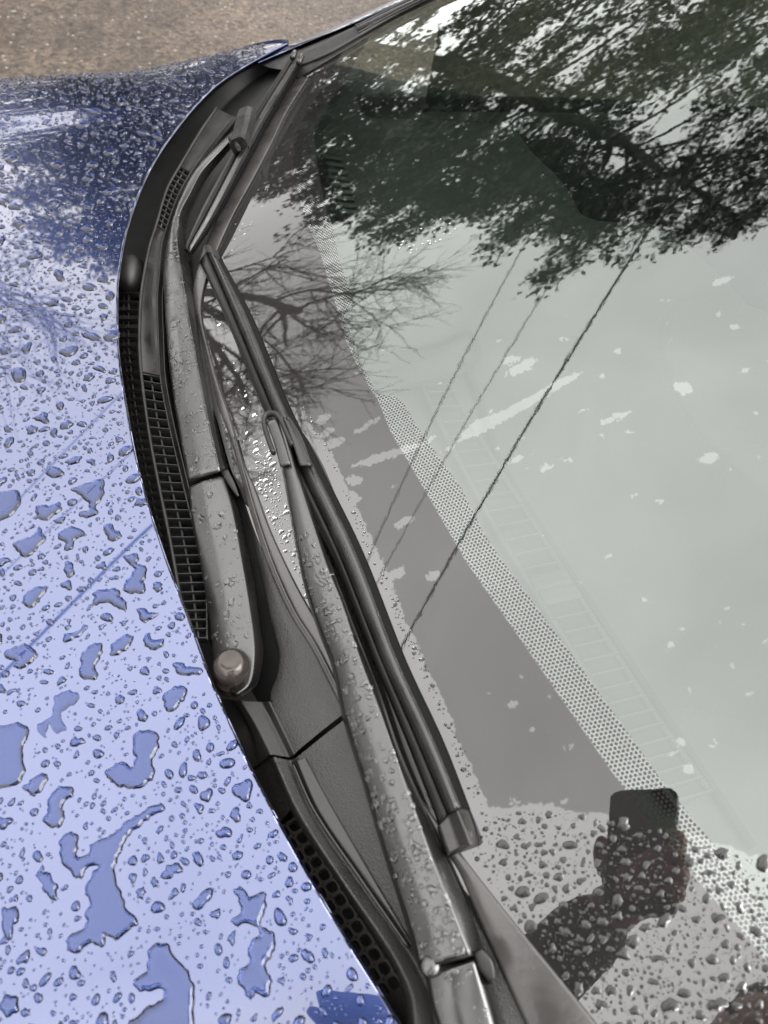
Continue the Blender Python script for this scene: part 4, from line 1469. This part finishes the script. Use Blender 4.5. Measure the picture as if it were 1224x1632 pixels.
c1_ = lambda p: crop(0, 1000, 2.583, p)
c2_ = lambda p: crop(0, 780, 3.6, p)
c3_ = lambda p: crop(300, 1050, 2.448, p)
puddles = [
    ('comma-shaped puddle with a hooked tail on the lower left of the hood', c1_([(550, 440), (600, 420), (650, 440), (655, 490), (630, 540), (635, 610), (600, 650), (545, 665), (490, 655), (440, 620), (430, 600), (470, 565), (500, 550), (540, 575), (555, 540), (545, 490)])),
    ('largest zigzag puddle on the hood, stretching down the bottom left', c1_([(240, 880), (290, 840), (320, 850), (320, 940), (370, 930), (370, 890), (440, 865), (520, 800), (600, 750), (670, 720), (680, 745), (640, 770), (560, 830), (510, 890), (490, 950), (470, 1000), (495, 1080), (520, 1150), (570, 1220), (510, 1260), (480, 1290), (440, 1270), (420, 1320), (380, 1300), (300, 1345), (270, 1300), (300, 1260), (350, 1230), (355, 1170), (370, 1130), (350, 1090), (380, 1010), (410, 980), (370, 985), (330, 1035), (270, 990), (250, 950)])),
    ('broad puddle cut by the bottom edge, left of the long zigzag puddle', c1_([(600, 1330), (650, 1300), (700, 1310), (720, 1360), (780, 1420), (800, 1500), (800, 1570), (790, 1700), (500, 1700), (590, 1570), (660, 1540), (680, 1510), (650, 1490), (600, 1500), (550, 1480), (540, 1460), (600, 1420), (610, 1390)])),
    ('tall S-shaped puddle beside the round-hole grille near the hood edge', c3_([(175, 895), (210, 890), (235, 925), (300, 910), (305, 960), (285, 1040), (340, 1075), (330, 1150), (300, 1210), (330, 1250), (320, 1290), (300, 1330), (265, 1305), (235, 1335), (215, 1290), (190, 1250), (200, 1210), (240, 1190), (230, 1150), (250, 1100), (280, 1060), (240, 1035), (180, 1040), (170, 1010), (210, 990), (200, 960)])),
    ('wide puddle cut off by the left edge of the picture', c1_([(-40, 410), (60, 395), (110, 405), (120, 450), (90, 500), (100, 560), (105, 600), (80, 640), (-40, 655)])),
    ('small slanted lens-shaped puddle just below the wide left-edge puddle', c1_([(90, 660), (150, 610), (200, 605), (190, 640), (140, 700), (120, 680)])),
    ('upright kidney-shaped puddle below left of the comma-shaped puddle', c1_([(230, 660), (300, 655), (300, 690), (260, 730), (265, 800), (240, 825), (180, 810), (175, 790), (200, 760), (190, 730)])),
    ('big oval puddle on the hood just left of the wiper pivot cap', c1_([(680, 270), (740, 235), (770, 260), (750, 310), (690, 350), (670, 300)])),
    ('thin ragged film of water above the comma-shaped puddle', c1_([(220, 280), (300, 260), (330, 290), (280, 330), (250, 360), (270, 420), (230, 440), (200, 390), (190, 460), (150, 400), (210, 370)])),
    ('spiky leaf-shaped puddle near the left edge of the middle hood', c2_([(75, 310), (110, 290), (180, 270), (230, 210), (245, 250), (265, 290), (220, 330), (190, 370), (150, 390), (110, 370), (80, 330)])),
    ('mushroom-shaped puddle right of the spiky leaf-shaped puddle', c2_([(330, 250), (400, 215), (470, 230), (490, 265), (430, 290), (410, 350), (365, 345), (380, 310), (340, 290)])),
    ('bottle-shaped puddle below a small drop, mid hood near the grille', c2_([(700, 380), (790, 370), (800, 400), (780, 430), (840, 440), (830, 520), (830, 590), (760, 600), (710, 580), (710, 540), (750, 500), (765, 450), (720, 410)])),
    ('arched puddle with two legs in the middle of the hood', c2_([(520, 600), (560, 580), (630, 570), (690, 580), (690, 620), (725, 640), (720, 700), (690, 690), (640, 660), (590, 650), (540, 670), (500, 700), (500, 680), (545, 620)])),
    ('long upright bean-shaped puddle in the middle of the lower hood', c2_([(470, 940), (520, 890), (590, 890), (580, 950), (550, 1010), (560, 1080), (490, 1095), (455, 1060), (460, 1000)])),
    ('slanted oval puddle between the bean-shaped puddle and the pivot cap', c2_([(640, 890), (700, 840), (765, 840), (760, 880), (710, 930), (640, 960)])),
    ('forked puddle crossed by the mirrored cable at the left edge', c2_([(30, 930), (100, 895), (150, 890), (210, 930), (200, 980), (130, 1025), (70, 1020), (90, 980), (30, 975)])),
    ('notched round puddle beside the slotted grille, near the hood edge', c2_([(590, 220), (620, 195), (650, 200), (650, 230), (690, 240), (690, 280), (640, 300), (610, 270)])),
    ('teardrop puddle pointing right, above the forked left-edge puddle', c2_([(130, 620), (170, 575), (280, 555), (250, 600), (220, 650), (170, 680), (130, 660)])),
    ('jagged puddle like a boot, at mid hood near the slotted grille', c2_([(400, 0), (585, -60), (600, 0), (580, 60), (550, 100), (565, 130), (520, 160), (455, 160), (460, 130), (510, 120), (490, 60)])),
    ('rounded puddle cut by the left edge, topmost of the large puddles', c2_([(-30, 20), (110, 10), (115, 90), (60, 150), (-30, 185)])),
    ('bat-shaped puddle right of the topmost left-edge puddle', c2_([(180, 165), (210, 150), (200, 100), (240, 90), (300, 90), (345, 70), (350, 120), (310, 150), (260, 180), (220, 170)])),
    ('bird-shaped puddle near the hood edge below the bottle-shaped puddle', c2_([(785, 690), (825, 675), (860, 710), (920, 700), (880, 740), (830, 765), (800, 740)])),
    ('small three-lobed puddle near the hood edge above the pivot cap', c2_([(830, 820), (860, 830), (870, 860), (940, 860), (935, 900), (890, 920), (830, 900)])),
    ('flat long puddle touching the hood edge next to the pivot cap', c2_([(990, 1000), (1050, 990), (1070, 1020), (1150, 1020), (1165, 1050), (1080, 1070), (1010, 1050)])),
    ('curved thin puddle just above the long bean-shaped puddle', c2_([(360, 830), (430, 820), (490, 775), (505, 790), (470, 830), (420, 860), (370, 885)]))]
taken = []          # (x, y, radius) already covered, on the hood
for i, (lab, px) in enumerate(puddles):
    xy = np.array([PHd(a, b)[:2] for a, b in px])
    thin = i == 8
    v, f, mi = puddle_mesh(xy, hood_map, seed=i, hm=.0007 if thin else .0019)
    o = mesh('water_puddle', v, f, [water, paint_wet], None, midx=mi)
    tag(o, lab or 'medium irregular patch of rainwater lying on the blue hood', 'puddle', 'puddles on the hood')
    pp = spline(np.vstack([xy, xy[:1]]), 60)
    for a in pp: taken.append((a[0], a[1], .0022))
    lo, hi = xy.min(0), xy.max(0)
    G = np.stack(np.meshgrid(np.arange(lo[0], hi[0], .003), np.arange(lo[1], hi[1], .003)), -1).reshape(-1, 2)
    if len(G):
        for a in G[poly_sdf(G, xy) > 0]: taken.append((a[0], a[1], .0025))


class Darts:
    def __init__(s, cell=.008):
        s.c = cell; s.g = {}
        s.rm = 0

    def add(s, x, y, r):
        s.g.setdefault((int(math.floor(x / s.c)), int(math.floor(y / s.c))), []).append((x, y, r))
        s.rm = max(s.rm, r)

    def ok(s, x, y, r):
        n = int(math.ceil((r + s.rm) / s.c))
        i0, j0 = int(math.floor(x / s.c)), int(math.floor(y / s.c))
        for i in range(i0 - n, i0 + n + 1):
            for j in range(j0 - n, j0 + n + 1):
                for (a, b, q) in s.g.get((i, j), ()):
                    if (a - x) ** 2 + (b - y) ** 2 < (r + q) ** 2: return False
        return True


D = Darts()
for t in taken: D.add(*t)
wr = np.random.default_rng(31)
drops = []


def to_px(p):
    q = RC.T @ (np.array(p) - CAM)
    if q[2] > -.01: return None
    return PW / 2 + F_PX * q[0] / -q[2], PH / 2 - F_PX * q[1] / -q[2]


def try_hood(n, rlo, rhi, gap, power=2.0):
    k = 0
    for _ in range(n * 6):
        if k >= n: break
        x = wr.uniform(-.60, .74); y = wr.uniform(-.16, .34)
        if y < float(edge_y(x)) + .003 + rhi * .3: continue
        u_ = wr.random()
        r_ = rlo * (rhi / rlo) ** (u_ ** power)
        if D.ok(x, y, r_ * gap):
            D.add(x, y, r_ * 1.15)
            drops.append((x, y, r_))
            k += 1


try_hood(560, .0040, .0085, 1.4, 1.6)
try_hood(2300, .0018, .0040, 1.2, 1.6)
try_hood(9000, .00055, .0018, 1.15, 1.5)
drops.sort(key=lambda d_: -d_[2])
big, small = [], []
for d_ in drops:
    q = to_px(hood_map(d_[0], d_[1], 0.0))
    vis = q is not None and -10 < q[0] < PW + 10 and -10 < q[1] < PH + 10
    (big if vis and len(big) < 220 else small).append(d_)
for i, (x, y, r_) in enumerate(big):
    v, f, mi = drop_mesh(x, y, r_, hood_map, 1000 + i, seg=18, rings=(1, .94, .82, .6, .3))
    tag(mesh('water_drop', v, f, [water, paint_wet], None, midx=mi), 'larger rain drop beaded on the blue hood', 'drop', 'rain drops on the hood')
parts = []
for i, (x, y, r_) in enumerate(small):
    if r_ > .0018: parts.append(drop_mesh(x, y, r_, hood_map, 5000 + i, seg=11, rings=(1, .85, .5)))
    else: parts.append(drop_mesh(x, y, r_, hood_map, 5000 + i, seg=7, rings=(1, .65), elong=1.15))
v, f, mi = merge(parts)
tag(mesh('fine_water_drops', v, f, [water, paint_wet], None, midx=mi), 'fine rain droplets sprinkled all over the blue hood', 'droplets', None, 'stuff')

# ------------------------------------------------------------------ drops on the windshield
PROF = 1.0
DG = Darts(.006)
gdrops = []


def try_glass(poly_px, n, rlo, rhi, gap, power=1.8, tall=.28):
    xs_ = [p[0] for p in poly_px]; ys_ = [p[1] for p in poly_px]
    k = 0
    for _ in range(n * 8):
        if k >= n: break
        a, b = wr.uniform(min(xs_), max(xs_)), wr.uniform(min(ys_), max(ys_))
        if not inside(a, b, poly_px): continue
        x, s = GS(a, b)
        r_ = rlo * (rhi / rlo) ** (wr.random() ** power)
        if DG.ok(x, s, r_ * gap):
            DG.add(x, s, r_ * 1.1)
            gdrops.append((x, s, r_, tall))
            k += 1


unwiped = [(768, 1296), (880, 1292), (985, 1308), (1060, 1324), (1150, 1352), (1228, 1380), (1228, 1640), (965, 1640), (900, 1560), (806, 1445), (752, 1360)]
try_glass(unwiped, 95, .0020, .0042, 1.45, 1.8)
try_glass(unwiped, 260, .0010, .0022, 1.3)
try_glass(unwiped, 900, .0003, .0009, 1.2)
strip_l = [(330, 440), (348, 500), (372, 600), (400, 690), (428, 760), (458, 850), (500, 945), (530, 1010), (505, 985), (470, 915), (436, 835), (404, 760), (370, 655), (348, 590), (326, 500)]
strip_l = [(328, 480), (345, 500), (385, 600), (425, 690), (445, 760), (468, 850), (496, 950), (528, 1030), (518, 1010), (478, 935), (436, 850), (404, 765), (370, 660), (346, 590)]
try_glass(strip_l, 18, .0014, .0028, 1.4, tall=.09)
try_glass(strip_l, 60, .0004, .0010, 1.3, tall=.09)
strip_low = [(405, 700), (428, 720), (447, 770), (468, 850), (496, 950), (524, 1020), (500, 975), (462, 900), (432, 835), (412, 775)]
try_glass(strip_low, 22, .0014, .0030, 1.3, tall=.2)
try_glass(strip_low, 170, .0004, .0013, 1.2, tall=.2)
strip_r = [(474, 640), (514, 715), (551, 800), (600, 915), (650, 1030), (700, 1140), (750, 1265), (770, 1285), (740, 1190), (700, 1110), (660, 1015), (618, 920), (586, 850), (558, 785), (528, 725), (490, 655)]
try_glass(strip_r, 60, .0010, .0022, 1.2)
try_glass(strip_r, 420, .0004, .0010, 1.15)
far_r = [(352, 420), (372, 400), (440, 300), (430, 270), (400, 300), (350, 385)]
try_glass(far_r, 18, .0005, .0010, 1.2, tall=.07)
try_glass([(620, 380), (700, 345), (740, 362), (690, 395), (630, 410)], 26, .0006, .0012, 1.3, tall=.06)
gdrops.sort(key=lambda d_: -d_[2])
gp = []
for i, (x, s, r_, tall_) in enumerate(gdrops):
    el = wr.uniform(1.05, 1.6) if r_ > .0012 else 1.2
    if i < 75:
        v, f, mi = drop_mesh(x, s, r_, glass_map, 20000 + i, seg=18, rings=(1, .92, .75, .5, .25), elong=el, ang=R(90) + wr.normal(0, .35), lift=.0004, tall=tall_)
        tag(mesh('glass_drop', v, f, [water, black_cap], None, midx=mi), 'larger rain drop clinging to the unwiped lower windshield', 'drop', 'rain drops on the windshield')
    else:
        gp.append(drop_mesh(x, s, r_, glass_map, 20000 + i, seg=11 if r_ > .0012 else 7, rings=(1, .8, .45) if r_ > .0012 else (1, .6), elong=el, ang=R(90) + wr.normal(0, .4), lift=.0004, tall=tall_))
v, f, mi = merge(gp)
tag(mesh('fine_glass_drops', v, f, [water, black_cap], None, midx=mi), 'fine rain droplets on the windshield around the blade', 'droplets', None, 'stuff')

# ------------------------------------------------------------------ drops on the wiper arms and cowl
def bvh_of(objs):
    V, Fc = [], []
    for o in objs:
        k = len(V)
        V += [tuple(q.co) for q in o.data.vertices]
        Fc += [tuple(i + k for i in q.vertices) for q in o.data.polygons]
    return BVHTree.FromPolygons(V, Fc)


def sprinkle(objs, Lp, Rp, n, rlo, rhi, parts_, power=2.0, w0=.04, w1=.97, tall=.42):
    bv = bvh_of(objs)
    ls, rs = spline(Lp, 80), spline(Rp, 80)
    for i in range(n):
        u_, w_ = wr.random(), wr.uniform(w0, w1)
        k = int(u_ * 79)
        a = ls[k] * (1 - w_) + rs[k] * w_
        hit_, nn, _, _ = bv.ray_cast(Vector(CAM), Vector(ray(a[0], a[1])))
        if hit_ is None: continue
        hit_, nn = np.array(hit_), np.array(nn)
        if nn @ (CAM - hit_) < 0: nn = -nn
        t1 = np.cross(nn, [0.3, 1, 0.1]); t1 /= np.linalg.norm(t1)
        t2 = np.cross(nn, t1)
        r_ = rlo * (rhi / rlo) ** (wr.random() ** power)
        mp = lambda x, y, h: hit_ + t1 * np.asarray(x)[..., None] + t2 * np.asarray(y)[..., None] + nn * (np.asarray(h)[..., None] - .0001)
        parts_.append(drop_mesh(0, 0, r_, mp, int(wr.integers(1e9)), seg=12 if r_ > .001 else 7, rings=(1, .85, .5) if r_ > .001 else (1, .6), cap=False, tall=tall))


ap = []
arms1 = [o for o in W1.children if o.name.split('.')[0] in ('arm', 'arm_head')]
arms2 = [o for o in W2.children if o.name.split('.')[0] in ('arm', 'arm_head')]
sprinkle(arms1, a1L[4:], a1R[4:], 480, .0005, .0030, ap)
sprinkle(arms1, a1L[5:], a1R[5:], 120, .0005, .0013, ap, w0=.85, w1=1.0)
sprinkle(arms1, h1L[:6], h1R[:6], 170, .0004, .0034, ap)
sprinkle(arms2, a2L[3:], a2R[3:], 640, .0004, .0030, ap)
sprinkle(arms2, a2L[6:], a2R[6:], 26, .0018, .0036, ap)
sprinkle(arms2, h2L, h2R, 60, .0005, .0022, ap)
v, f, mi = merge(ap)
tag(mesh('wiper_drops', v, f, [water], None, midx=mi), 'rain droplets beaded along both black wiper arms', 'droplets', None, 'stuff')
